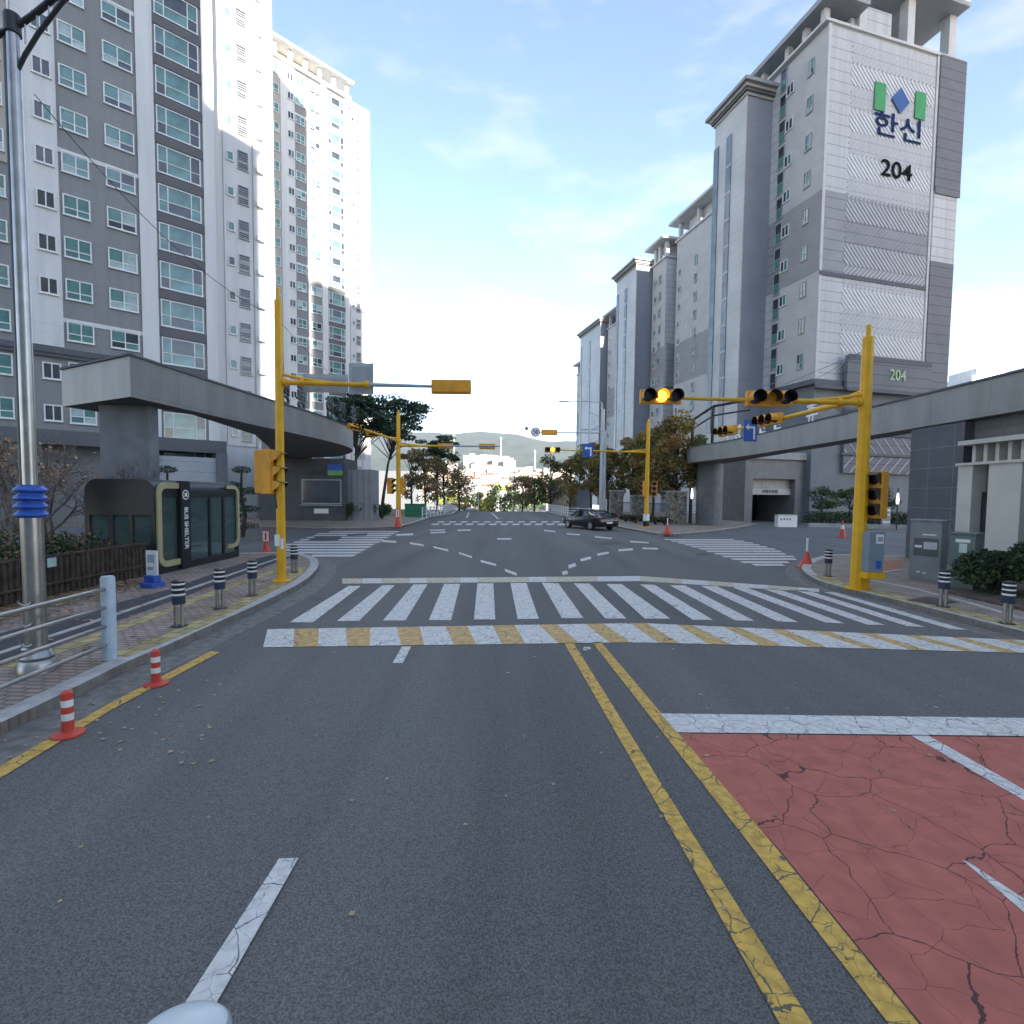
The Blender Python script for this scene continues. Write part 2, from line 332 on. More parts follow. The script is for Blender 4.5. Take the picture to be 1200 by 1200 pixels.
b = MB(); e = [G(x, y, KH) for x, y in [(1300, 768), (1200, 738), (1130, 721), (1060, 704), (1010, 692), (968, 682), (952, 674)]]
strip(b, e[::-1], .45, KH, KH + .005, tactile); tag(b.build('tactile_paving'), kind='structure')
on_walk('orange_pavement', [(1000, 657), (1056, 657), (1058, 668), (1004, 672)], orange_walk)
b = MB(); e = [G(1000, 676, KH), G(1060, 668, KH)]; strip(b, e, .1, KH, KH + .02, kerb_m)
e = [G(x, y, KH) for x, y in [(1010, 679), (1060, 688), (1130, 706), (1200, 727), (1300, 757)]]; strip(b, e, .12, KH, KH + .02, kerb_m); tag(b.build('path_edging'), kind='structure')
# driveways and lawns
b = MB(); b.poly([G(x, y, .008) for x, y in [(790, 620), (940, 652), (1000, 652), (1060, 652), (1060, 626), (905, 612), (850, 613)]][::-1], asphalt_side); tag(b.build('driveway'), kind='structure')
b = MB(); b.poly([V2(-60, 20.4) + Vector((0, 0, .008)), G(345, 645, .008), G(395, 622.5, .008), V2(-60, FL[0].y - .3) + Vector((0, 0, .008))], asphalt_side); tag(b.build('driveway'), kind='structure')
b = MB(); b.prism([(-60, 60), (-13, 47.5), (-11, 75), (-60, 75)], KH, KH + .05, mat('lawn', (.09, .10, .05), .95, .3, 2, .3)); tag(b.build('lawn'), kind='structure')
b = MB(); b.prism([(10.9, 12.9), (10.9, 5), (40, 5), (40, 19.6), (12.9, 15.2)], KH, KH + .06, mat('planting_soil', (.10, .075, .055), .98, .4, 5, .6)); tag(b.build('planting_bed'), kind='structure')
b = MB(); b.prism([(-10.2, -20), (-10.2, 13.6), (-12, 14.0), (-12, 19.8), (-40, 20), (-40, -20)], KH, KH + .06, MATS['planting_soil']); tag(b.build('planting_bed'), kind='structure')
on_walk('manhole_cover', [(1062, 703), (1085, 699), (1124, 705), (1098, 709)], mat('rust_plate', (.09, .06, .055), .7, .2, 8), KH + .012)

# ------------------------------------------------------------------ road markings
def marking(name, polys, z=.012):
    b = MB()
    for pix, mt in polys: gpoly(b, pix, mt, z)
    return tag(b.build(name), kind='structure')
C1 = lambda x, y: (300 + x / 2.667, 670 + y / 2.667)
C2 = lambda x, y: (750 + x / 2.667, 660 + y / 2.667)
zb = []
for q in [((290, 44), (328, 44), (178, 158), (104, 158)), ((395, 42), (434, 42), (322, 154), (253, 154)), ((492, 40), (536, 39), (467, 152), (397, 152)), ((588, 38), (638, 38), (610, 151), (540, 151)), ((692, 36), (742, 36), (748, 149), (681, 149)), ((795, 35), (845, 35), (884, 147), (818, 148)), ((893, 34), (945, 36), (1024, 145), (956, 145)), ((993, 36), (1042, 37), (1158, 146), (1092, 146))]: zb.append(([C1(*p) for p in q], white_paint))
for q in [((-106, 65), (-58, 65), (95, 173), (15, 173)), ((0, 66), (45, 67), (228, 177), (165, 177)), ((93, 69), (140, 69), (358, 180), (298, 179)), ((190, 71), (240, 72), (495, 184), (430, 182)), ((288, 75), (333, 76), (640, 188), (580, 186)), ((382, 79), (428, 80), (765, 193), (710, 192)), ((480, 84), (523, 85), (890, 199), (835, 197)), ((575, 90), (610, 91), (1022, 208), (970, 206))]: zb.append(([C2(*p) for p in q], white_paint))
marking('zebra_crossing', zb)
tops = [36, 120, 197, 280, 357, 440, 512, 592, 660, 740, 808, 884, 942, 1030, 1085, 1170, 1222, 1315, 1365, 1460, 1510, 1600, 1650, 1740, 1790, 1880, 1930, 2020, 2070, 2170, 2210, 2310, 2360, 2460, 2510]
bots = [22, 117, 193, 285, 355, 455, 526, 618, 688, 770, 842, 945, 1010, 1105, 1170, 1260, 1325, 1415, 1485, 1580, 1650, 1730, 1785, 1905, 1950, 2050, 2100, 2210, 2260, 2330, 2390, 2490, 2540, 2640, 2700]
def ty(x): return 180 - 20 * min(x, 1200) / 1200 if x <= 1200 else 160 + (x - 1200) * .045
def by(x): return 236 - 16 * min(x, 1200) / 1200 if x <= 1200 else 220 + (x - 1200) * .028
hp = []
for i in range(len(tops) - 1):
    hp.append(([C1(tops[i], ty(tops[i])), C1(tops[i + 1], ty(tops[i + 1])), C1(bots[i + 1], by(bots[i + 1])), C1(bots[i], by(bots[i]))], white_paint if i % 2 == 0 else hump_yellow))
marking('hump_marking', hp)
xs = [401, 425, 447, 480, 500, 540, 560, 620, 640, 700, 750, 800, 830, 860, 900, 935, 960]
def lt(x): return 678 - (x - 401) * 3 / 349 if x < 750 else 675 + (x - 750) * 15 / 210
def lb(x): return 684 - (x - 401) * 3 / 349 if x < 750 else 681 + (x - 750) * 13 / 210
lm = []
for i in range(len(xs) - 1):
    a, c = xs[i], xs[i + 1]; lm.append(([(a, lt(a)), (c, lt(c)), (c, lb(c)), (a, lb(a))], white_paint if i % 2 else mat('worn_yellow', (.50, .43, .31), .75, .25, 9, .3)))
marking('far_hump_edge', lm)
marking('double_yellow_line', [([(661, 753), (672, 753), (826, 1000), (952, 1200), (990, 1260), (940, 1255), (914, 1200), (803, 1000)], yellow_paint),
    ([(694, 752.5), (704, 752), (915, 1000), (1077, 1200), (1130, 1265), (1085, 1265), (1042, 1200), (887, 1000)], yellow_paint)])
marking('stop_line', [([(774, 836), (1500, 845), (1540, 866), (793, 858)], white_paint)], .016)
marking('red_bus_lane', [([(789, 859), (1540, 868), (1900, 1400), (1240, 1400), (1080, 1200), (917, 1000)], red_road)], .010)
marking('lane_line', [([(1068, 862), (1088, 862), (1202, 926), (1202, 939)], white_paint), ([(1128, 1008), (1133, 1009), (1220, 1066), (1225, 1090)], white_paint),
    ([(327, 1006), (350, 1005), (255, 1173), (236, 1206), (196, 1206), (218, 1173)], white_paint), ([(471, 757.5), (482, 757.5), (472, 777), (460, 777)], white_paint)], .014)
marking('edge_line', [([(246, 763), (258, 764), (130, 832), (0, 912), (-60, 950), (-60, 932), (0, 898), (125, 826)], yellow_paint)])
ds = []
def dash(x0, y0, x1, y1, w=2.2): ds.append(([(x0, y0 - w / 2), (x1, y1 - w / 2), (x1 + w * .3, y1 + w / 2), (x0 + w * .3, y0 + w / 2)], white_paint))
for q in [(480, 636.5, 496, 639), (507.5, 641, 525, 645), (537.5, 648, 553, 653), (563, 657.5, 581, 662, 2.8), (591, 668, 605, 673, 3.4), (582.5, 631.5, 599, 631.5, 1.6), (447, 634, 464, 635), (464, 627, 484, 626), (504, 624.5, 522, 623.5, 1.4), (536, 621.5, 551.5, 621, 1.4), (504, 621.5, 521, 621, 1.2), (680, 656.5, 692, 653.5, 3), (665.5, 664.5, 674, 661.5, 4), (658.5, 672, 664.5, 670.5, 4), (699.5, 650, 713, 647.5, 2.4), (724.5, 645, 741.5, 643.5), (752.5, 642.5, 771, 643, 1.8), (738, 634.5, 760, 636, 1.5), (697, 629, 717, 631, 1.4), (664, 625.5, 679.5, 626.7, 1.4), (637.5, 621.5, 650.5, 623, 1.3)]: dash(*q)
marking('turning_guide_dashes', ds)
sb = []
for y, x0, x1, w in [(651, 365, 415, 2.4), (647.5, 345, 421, 2.2), (644.3, 334, 427, 2), (641, 334, 433, 1.9), (638, 335, 438, 1.7), (635.2, 345, 445, 1.6), (632.5, 352, 448, 1.5), (629.8, 360, 454, 1.4), (627.4, 368, 458, 1.3), (625.2, 372, 462, 1.2), (623.1, 386, 467, 1.1)]:
    sb.append(([(x0 + w, y - w / 2), (x1 + w * 1.5, y - w / 2), (x1 - w, y + w / 2), (x0 - w, y + w / 2)], white_paint))
marking('side_zebra', sb)
sb = []
for y, x0, x1, w in [(661.8, 883, 918, 2.4), (658.7, 869, 924, 2.2), (655.2, 858, 933, 2), (652, 847, 930, 1.9), (648.9, 838, 920, 1.8), (646, 828, 915, 1.6), (643.2, 820, 908, 1.5), (640.7, 811, 899, 1.4), (638.4, 803, 890, 1.3), (636.2, 795, 882, 1.2), (634.1, 787, 872, 1.1), (632.2, 779, 860, 1)]:
    sb.append(([(x0 - w * 1.4, y - w / 2), (x1 - w, y - w / 2), (x1 + w, y + w / 2), (x0 + w, y + w / 2)], white_paint))
marking('side_zebra', sb)
fz = []
for k in range(13):
    x = 512 + k * 13.5
    fz.append(([(x + 2, 611), (x + 9, 611), (x + 8, 612.3), (x, 612.3)], white_paint)); fz.append(([(x - 5, 613.6), (x + 3, 613.6), (x + 1.5, 615.2), (x - 7.5, 615.2)], white_paint))
fz.append(([(546, 606.5), (549, 600.5), (550, 600.5), (548, 606.5)], white_paint)); fz.append(([(575, 600.5), (576, 600.5), (585, 608), (582.5, 608)], white_paint))
marking('far_zebra', fz)
patch = mat('asphalt_patch', (.085, .082, .078), .95, .25, 40, .5)
b = MB()
for q in ([(700, 636), (722, 634), (732, 637), (708, 639)], [(814, 649), (828, 648), (834, 650.5), (818, 651)], [(370, 629), (402, 628), (396, 633), (360, 633.5)], [(405, 626), (430, 625), (430, 627.5), (408, 628)]): gpoly(b, q, patch, .018)
tag(b.build('asphalt_patch'), kind='structure')
b = MB()
for cx, cy, R in ((-1.0, 15.5, .33), (3.4, 19.5, .33), (-4.6, 11.9, .22)): b.poly([(cx + R * math.cos(t), cy + R * math.sin(t), .011) for t in [k * math.pi / 12 for k in range(24)]], mat('iron_cover', (.085, .075, .07), .7, .35, 25, .6))
tag(b.build('manhole_cover'), kind='structure')
marking('speed_reflector', [([(683, 758), (692, 758), (692, 762), (684, 762)], white_paint)])

# ------------------------------------------------------------------ windows
def window_proto(w, h, vs, hs, cols, fr=.085, fm=None, sash=None):
    """one window facing local -y, lower-left corner at the origin: frame with bars, panes as a child mesh"""
    fm = fm or frame_w; b = MB(); d = .07
    b.box(0, w, -d, 0, 0, fr, fm); b.box(0, w, -d, 0, h - fr, h, fm); b.box(0, fr, -d, 0, fr, h - fr, fm); b.box(w - fr, w, -d, 0, fr, h - fr, fm)
    for v in vs: b.box(w * v - fr * .4, w * v + fr * .4, -d + .01, 0, fr, h - fr, fm)
    for q in hs: b.box(fr, w - fr, -d + .015, -.002, h * q - fr * .4, h * q + fr * .4, fm)
    b.box(-.04, w + .04, -d - .05, 0, -.05, -.003, fm)
    o = b.build('window')
    p = MB(); xs = [fr] + [w * v for v in vs] + [w - fr]; zs = [fr] + [h * q for q in hs] + [h - fr]; k = 0
    for i in range(len(xs) - 1):
        for j in range(len(zs) - 1):
            p.poly([(xs[i], -.012, zs[j]), (xs[i + 1], -.012, zs[j]), (xs[i + 1], -.012, zs[j + 1]), (xs[i], -.012, zs[j + 1])], cols[k % len(cols)]); k += 1
    p.build('pane', o)
    return o
PROTO = {}
def wset(key, *a, **k):
    if key not in PROTO:
        out = []
        base = k.pop('pal', [gl_teal, gl_dark, gl_teal, gl_pale, gl_teal, gl_dark])
        for i in range(4):
            r = random.Random(i * 7 + len(key)); cols = [r.choice(base) for _ in range(9)]
            out.append((a, cols, dict(k)))
        PROTO[key] = [None, out]
    return key
def put_window(key, parent, x, y, z, rz=0, i=None):
    st = PROTO[key]
    if st[0] is None: st[0] = [window_proto(a[0], a[1], a[2], a[3], cols, **kk) for a, cols, kk in st[1]]; st.append(set())
    i = random.randrange(4) if i is None else i
    src = st[0][i]
    if i not in st[2]: st[2].add(i); src.parent = parent; src.location = (x, y, z); src.rotation_euler = (0, 0, rz); return src
    return link_copy(src, parent, (x, y, z), rz)
def clean_protos():
    for key, st in PROTO.items():
        if st[0]:
            for i in range(4):
                if i not in st[2]:
                    for ch in list(st[0][i].children): bpy.data.objects.remove(ch)
                    bpy.data.objects.remove(st[0][i])
wset('sq', 1.5, 1.42, [.52], [.36]); wset('sq_s', 1.75, 1.45, [.5], [.36])
wset('twin', 1.0, 1.15, [.5], [], fr=.09, pal=[gl_dark, gl_dark, gl_teal])
wset('balc', 2.9, 2.05, [.22, .76], [.42], fr=.08, pal=[gl_teal, gl_dark, gl_teal, gl_teal])
wset('small', .55, .75, [], [], fr=.07, pal=[gl_dark, gl_dark, gl_teal])
wset('louv', .85, 1.55, [], [.12, .24, .36, .48, .60, .72, .84], fr=.05, fm=frame_g, pal=[gl_dark, gl_dark, frame_g])
wset('narrow', .75, 1.5, [.5], [.4], fr=.06, fm=frame_g, pal=[gl_dark, gl_teal, gl_pale]); wset('strip', .9, 2.2, [], [.5], fr=.06, fm=frame_g, pal=[gl_dark, gl_dark, gl_teal])

def apt_left(loc, ang, label, floors, S, z0, wlen, first, last, group=None, tw='sq'):
    """slab block; facade along local +x facing local -y. S scales the column positions."""
    root = empty('apartment_building', loc, ang, label, 'building', group)
    H = z0 + 2.9 * floors; dep = 13
    b = MB()
    u = lambda a: a * S
    b.box(u(-9), u(10.0), 0, dep, 0, H, wall_grey)
    b.box(u(10.0) + .003, u(15.0), 1.2, dep - .3, 0, H + 1.2, wall_white2)
    b.build('wall', root)
    w = MB()
    w.box(u(-1.8), u(.35), -.12, -.002, 12.5, H, wall_white)            # bay with the twin windows
    w.box(u(4.9), u(5.95), -.16, -.002, 6.5, H, wall_white2)           # pilaster left of the balconies
    w.box(u(9.2), u(10.0), -.16, -.002, 6.5, H, wall_white2)
    w.box(u(10.9), u(14.9), 1.08, 1.197, 6.5, H, wall_white)
    w.box(u(-9.2), u(-1.8) - .003, -.10, -.002, 24, H, mat('wall_cream', (.40, .37, .33), .85, .05, 1))
    for k in range(floors):
        if k % 4 == 3: w.box(u(.35) + .003, u(4.9) - .003, -.05, -.002, z0 + 2.9 * k + 1.85, z0 + 2.9 * k + 2.15, wall_white2)
    w.build('white_cladding', root)
    d = MB(); d.box(u(5.95) + .003, u(9.2) - .003, -.10, -.002, -.78, -.10, wall_dark); sp = d.build('spandrel', root); sp.location = (0, 0, z0 - 2.9)
    for k in range(0, floors): link_copy(sp, root, (0, 0, z0 + 2.9 * k))
    c = MB(); c.box(u(-9.2), u(5.9), -.35, -.17, 12.0, 12.4, cornice_m); c.box(u(-9.3), u(5.8), -.25, -.17, 11.75, 11.997, cornice_m); c.build('cornice', root)
    c = MB(); c.box(u(-9.3), u(10.3), -.5, dep + .3, H + .003, H + .5, wall_white2)
    for q in range(8): c.box(u(-8 + q * 2.5), u(-8 + q * 2.5) + .5, -.2, .3, H + .5, H + 2.4, wall_white2)
    c.box(u(-9.6), u(10.6), -1.1, 4, H + 2.4, H + 2.8, wall_white2); c.box(u(-4), u(6), 1.5, 9, H + .5, H + 2.397, mat('roof_beige', (.42, .37, .31), .8, .05, 1)); c.build('roof', root)
    p = MB()
    p.tube([(u(13.2), 1.0, 0), (u(13.2), 1.0, H)], .05, frame_g, 6); p.tube([(u(-1.9), -.18, 0), (u(-1.9), -.18, H)], .06, frame_w, 6); p.build('downpipe', root)
    put_window('balc', root, u(6.0), -.02, z0, i=0)
    ac = None
    for k in range(first, last):
        z = z0 + 2.9 * k
        if z < 5: continue
        put_window('sq', root, u(.52), -.02, z + .6); put_window('sq_s', root, u(2.95), -.02, z + .6)
        if z > 12.6 or True: put_window('twin', root, u(-.85), -.14 if z > 12.5 else -.02, z + .65)
        if k != 0: put_window('balc', root, u(6.1) if S < 1.05 else u(6.15), -.02, z)
        put_window(tw, root, u(-3.8), -.12 if z > 24 else -.02, z + .6); 
        if S > .9: put_window(tw, root, u(-6.3), -.12 if z > 24 else -.02, z + .6)
        put_window('small', root, u(11.15), 1.07, z + .7); put_window('louv', root, u(12.0), 1.07, z + .3)
        a = MB() if ac is None else None
        if a:
            a.box(0, .5, -.32, 0, 0, .06, frame_w); a.box(0, .5, -.32, -.27, .0, .45, frame_w); a.box(.05, .45, -.24, 0, .06, .5, frame_g)
            ac = a.build('air_conditioner_ledge', root); ac.location = (u(13.45), 1.07, z + .5)
        else: link_copy(ac, root, (u(13.45), 1.07, z + .5))
    return root
L1 = apt_left((-32, 36.5, 0), math.atan2(.671, .741), 'tall grey and white apartment block filling the left side, teal balcony windows', 24, 1.0, 12.45 - 8.7, 17, 0, 17)
L3 = apt_left((-35.7 + .25, 84 + .25, -1), math.atan2(.707, .707), 'sunlit white apartment tower standing behind the left grey block', 22, .95, 6.5, 15, 0, 22, tw='sq')
# garage and ground storey of the left block
b = MB(); b.box(-8, 10.2, -1.4, -.003, 5.6, 6.6, wall_dark); b.box(5.2, 9.4, -1.6, -.003, 0, .3, conc); b.box(9.4, 10.2, -1.6, -.003, 0, 5.597, wall_low); b.box(4.6, 5.5, -1.6, -.003, 0, 5.597, wall_low)
b.box(-8, -1, -1.2, -.003, 0, 5.597, wall_low)
b.build('podium', L1); b = MB(); b.box(5.5, 9.4, -1.3, -1.2, 2.9, 5.2, add_lines(mat('garage_shutter', (.42, .45, .47), .5, .05, 2), [(2, .8, 0)], .05, .7)); b.build('garage_shutter', L1)
b = MB(); b.box(5.5, 9.4, -1.1, -.01, .3, 2.9, black_p); b.build('garage_shade_fill', L1)  # solid black box stands in for the shade inside the garage

# ------------------------------------------------------------------ towers on the right of the street
RA = math.atan2(.263, .965)
gab_l = add_lines(mat('gable_light', (.46, .475, .49), .8, .08, 1.3, .05, stretch=(1.5, 1.5, .12)), [(2, .98, 0)], .10, .66)
gab_m = add_lines(mat('gable_mid', (.27, .28, .305), .8, .06, .6, .05), [(2, .98, 0)], .10, .66)
gab_d = add_lines(mat('gable_dark', (.15, .155, .175), .8, .06, .6, .05), [(2, .98, 0)], .10, .62)
side_l = add_lines(mat('street_wall', (.46, .45, .44), .8, .06, .6, .05), [(2, 2.94, .4), (2, 1.47, .2)], .03, .85)
side_b = mat('wing_blue_grey', (.23, .25, .285), .8, .06, .4); add_lines(side_b, [(2, 1.9, 0)], .04, .82)
wing_w = add_lines(mat('wing_panel', (.48, .48, .48), .5, .10, .25, 0, spec=.5), [(2, .95, 0)], .04, .75)
roof_w = mat('roof_white', (.52, .52, .52), .8, .05, 1)
roof_g = mat('roof_grey_soffit', (.30, .31, .32), .8, .05, 1)
def ribs(b, x0, x1, z0, z1, y, mt, lean, pitch=.52, w=.09):
    h = z1 - z0; x = x0 - (h if lean > 0 else 0)
    n = int((x1 - x0 + h) / pitch)
    for k in range(n + 1):
        a = x0 - h + k * pitch; p0 = [a, z0]; p1 = [a + h, z1]           # leaning right
        if p0[0] < x0: p0 = [x0, z0 + (x0 - a)]
        if p1[0] > x1: p1 = [x1, z0 + (x1 - a)]
        if p1[1] - p0[1] < .1: continue
        if lean < 0: p0, p1 = [x0 + x1 - p0[0], p0[1]], [x0 + x1 - p1[0], p1[1]]
        d = Vector((p1[0] - p0[0], 0, p1[1] - p0[1])); L = d.length; d.normalize(); nn = Vector((-d.z, 0, d.x))
        b.obox(((p0[0] + p1[0]) / 2, y - .022, (p0[1] + p1[1]) / 2), d * (L / 2), (0, .022, 0), nn * w, mt)
T1 = empty('apartment_building', (29.35, 50.6, 0), RA, 'apartment tower with the number 204 and a green and blue logo on its ribbed gable', 'building')
b = MB(); b.box(0, 17.0, 0, 12.6, 0, 14, wall_low); b.box(0, 17.0, 0, 12.6, 14, 24.4, gab_l); b.box(0, 17.0, 0, 12.6, 24.4, 32, gab_m); b.box(0, 17.0, 0, 12.6, 32, 47.2, gab_l)
b.build('wall', T1)
b = MB(); b.box(-.03, -.003, 0, 5.8, 14.4, 47, side_l); b.box(-.05, -.033, 0, 5.8, 24.4, 32, mat('street_wall_grey', (.29, .285, .29), .8, .06, .6)); b.build('street_facade', T1)
b = MB(); b.box(13.9, 17.4, -.25, -.003, 34, 47.3, gab_d); b.box(13.9, 17.1, -.2, -.003, 27, 34, gab_l); b.box(13.9, 17.1, -.22, -.003, 6, 27, gab_d); b.box(13.6, 13.897, -.12, -.003, 14.6, 47.2, roof_w); b.box(0, .3, -.06, -.003, 14.4, 47.2, roof_w)
b.box(17.6, 19.0, 3, 9, 40, 40.4, roof_g); b.build('gable_strip', T1)
rib_l = mat('rib_light', (.56, .57, .59), .7, .05, 1); rib_m = mat('rib_mid', (.38, .39, .42), .7, .05, 1); rib_sh = mat('rib_faint', (.42, .43, .455), .7, .05, 1)
b = MB(); zz = 46.2; k = 0
while zz > 16.5:
    lo = zz - 1.95; mid = 24.4 < lo < 31.5
    ribs(b, 2.9, 13.5, lo, zz, -.003, (rib_m if mid else rib_l) if k % 2 else (gab_m if mid else rib_sh), -1 if k % 2 else 1, .52, .12 if k % 2 else .07); zz -= 2.1; k += 1
b.build('rib_cladding', T1)
b = MB(); b.box(-.4, 17.6, -.45, -.26, 13.5, 14.0, cornice_m); b.box(-.55, -.053, -.4, 6.3, 13.5, 14.0, cornice_m); b.box(-.5, 17.7, -.6, -.455, 13.1, 13.45, cornice_m); b.box(0, 13.6, -.1, -.003, 24.0, 24.4, cornice_m)
b.box(13.9, 17.3, -.34, -.253, 33.7, 34.4, gab_d); b.build('cornice', T1)
b = MB(); b.box(3.0, 13.8, -.9, -.61, 13.2, 16.4, gab_d); b.box(3.0, 13.8, -.95, -.903, 16.0, 16.5, cornice_m); b.box(3.0, 13.9, -.95, -.903, 13.0, 13.35, cornice_m); b.build('entrance_fascia', T1)
b = MB()
for z0 in (9.4, 5.0, 7.0): b.box(3.6, 13.5, -.35, -.003, z0, z0 + 1.7, gab_d); ribs(b, 3.6, 13.5, z0, z0 + 1.7, -.35, rib_m, 1 if z0 != 7.0 else -1, 1.25, .05)
for z0 in (8.8, 6.75, 11.2): b.box(3.2, 13.8, -.5, -.353, z0, z0 + .25, cornice_m)
b.build('podium_grille', T1)
R90 = (rad(90), 0, 0)
navy = mat('sign_navy', (.012, .03, .10), .9, .05, 2, spec=.1); lgreen = mat('logo_green', (.03, .26, .07), .5, .1, 2); lblue = mat('logo_blue', (.015, .07, .25), .5, .1, 2)
b = MB(); b.box(5.7, 7.05, -.16, -.1, 40.4, 43.0, lgreen); b.build('logo_bar', T1); b = MB(); b.box(10.9, 12.25, -.16, -.1, 40.6, 43.2, lgreen); b.build('logo_bar', T1)
b = MB(); b.prism([(8.98 + 1.15, 0), (8.98, 1.25), (8.98 - 1.15, 0), (8.98, -1.25)], 0, .05, lblue); o = b.build('logo_diamond', T1); o.rotation_euler = R90; o.location = (0, -.12, 41.85)
text_obj('logo_lettering', '한신', 2.55, navy, T1, (8.9, -.14, 39.1), R90, .01, 1.4, .02)
text_obj('building_number', '204', 2.2, mat('sign_black', (.008, .008, .01), .9, spec=.1), T1, (8.9, -.14, 35.1), R90, .01, 1.25, .03)
text_obj('entrance_number', '204', 1.5, mat('brass_green', (.30, .42, .25), .5), T1, (9.3, -.97, 14.8), R90, .03, .95, .01)
b = MB(); b.box(-.5, 17.3, -.2, 12.8, 47.203, 47.45, roof_w); b.box(3.0, 8.0, .4, 6, 47.45, 50.2, gab_l)
for x, y in ((3.6, 0), (9.6, 0), (15.4, .2), (15.4, 11)): b.box(x, x + .9, y, y + .9, 47.45, 51.9, roof_w)
for y in (.2, 2.4, 4.6, 8, 11): b.box(-.3, .3, y, y + .5, 47.45, 48.7, roof_w)
b.box(-1.1, 3.6, -1.1, 12.8, 48.7, 49.2, roof_g); b.box(3.4, 16.5, -.9, 12.8, 51.9, 52.5, roof_g); b.box(9, 15, 7, 8, 47.45, 51.9, gab_d); b.build('roof', T1)
for k in range(11):
    z = 15.6 + k * 2.94
    if k < 9: put_window('narrow', T1, -.06, 2.2, 15.4 + k * 3.55, rad(-90)); put_window('twin', T1, -.06, 4.9, 15.4 + k * 3.55, rad(-90))
for k in range(13): put_window('strip', T1, -.06, 5.78, 13.6 + k * 2.6, rad(-90))
def wing(root, x0, x1, y0, y1, H, z0=0, cap=True, glass=True):
    b = MB(); b.box(x0, x1, y0, y1, z0, H, side_b); b.box(x0 - .03, x0 - .003, y0, y1, z0, H, wing_w); b.box(x0 - .08, x0 + .05, y0 - .08, y0 - .003, z0, H, wing_w); b.build('stair_wing', root)
    L = y1 - y0
    if glass:
        g = MB()
        for f in (.5, .93): g.box(x0 - .12, x0 - .033, y0 + L * f - .42, y0 + L * f + .42, z0 + 10, H - 2.5, mat('glass_blue_grey', (.13, .17, .20), .12, .25, .6, spec=.7))
        for k in range(int((H - 12 - z0) / 2.9)): g.box(x0 - .15, x0 - .033, y0 + L * .5 - .45, y0 + L * .5 + .45, z0 + 10 + k * 2.9, z0 + 10.25 + k * 2.9, frame_g)
        g.build('stair_glazing', root)
    r = MB()
    for i, (e, za, zb_, mt) in enumerate([(.15, 0, .3, mat('cornice_beige', (.36, .33, .30), .8, .05)), (.35, .3, .6, cornice_m), (.5, .6, .95, MATS['cornice_beige']), (.85, .95, 1.3, roof_g)]): r.box(x0 - e, x1 + e, y0 - e, y1 + e, H + za + .003, H + zb_, mt)
    r.build('roof_cornice', root)
wing(T1, -3.3, 1.0, 6.9, 12.0, 44.9)

def rtower(loc, label, parts, wings, group=None):
    root = empty('apartment_building', loc, RA, label, 'building', group)
    for (x0, x1, y0, y1, H, band) in parts:
        b = MB(); b.box(x0, x1, y0, y1, -6, H, gab_l)
        if band: b.box(x0 + .4, x1 + .02, y0 - .06, y0 - .003, band[0], band[1], gab_m); b.box(x0 + .4, x1 + .02, y0 - .1, y0 - .063, band[0] - .5, band[0], cornice_m)
        b.build('wall', root)
        b = MB(); b.box(x0 - .03, x0 - .003, y0, y1, 8, H, side_l); b.box(x0 - .05, x0 - .033, y0, y1, 22, 29, MATS['street_wall_grey']); b.build('street_facade', root)
        r = MB(); r.box(x0 - .3, x1 + .3, y0 - .3, y1 + .3, H + .003, H + .3, roof_w)
        for yy in (y0 + .2, (y0 + y1) / 2, y1 - .8):
            r.box(x0, x0 + .6, yy, yy + .6, H + .3, H + 3.0, roof_w); r.box(x1 - .8, x1 - .2, yy, yy + .6, H + .3, H + 3.0, roof_w)
        r.box(x0 - 1.3, x1 + 1.2, y0 - .6, y1 + 1, H + 3.0, H + 3.4, roof_w); r.box(x0 + 1, x1 - 1, y0 + 1.4, y1 - 2, H + .3, H + 2.9, roof_w); r.build('roof', root)
        L = y1 - y0
        for k in range(10):
            z = 14 + k * 2.94
            if z > H - 2: break
            for j in range(max(1, int(L / 4.5))): put_window('narrow', root, x0 - .06, y0 + 2.2 + j * 4.5, z, rad(-90)); 
            put_window('twin', root, x0 - .06, y0 + L - .6, z, rad(-90))
    for w in wings: wing(root, *w)
    return root
def inframe(p):   # world xy -> street-tower axes relative to loc (0,0)
    c, s = math.cos(RA), math.sin(RA); return (p[0] * c + p[1] * s, -p[0] * s + p[1] * c)
rtower((31.4, 79.8, 0), 'apartment tower directly behind the 204 tower, grey band and white roof frame', [(0, 8, 0, 12, 46.5, (21, 28)), (-1.2 - 5.6 * 0 - 0.2, 6.5, 13.0, 17.5, 44.3, (22, 29.5))], [(-4.4, 0.8, 18.2, 26, 44.5)], None)
rtower((27.8, 115, 0), 'smaller looking apartment tower, second behind the 204 tower', [(0, 8, 0, 16, 44, (20, 27))], [(-4.2 + 2.6, 3.8, 17.0, 30, 45.5)])
rtower((24.5, 156, 0), 'farthest apartment tower at the end of the right hand row', [(0, 8, 0, 14, 41.5, (20, 27))], [])

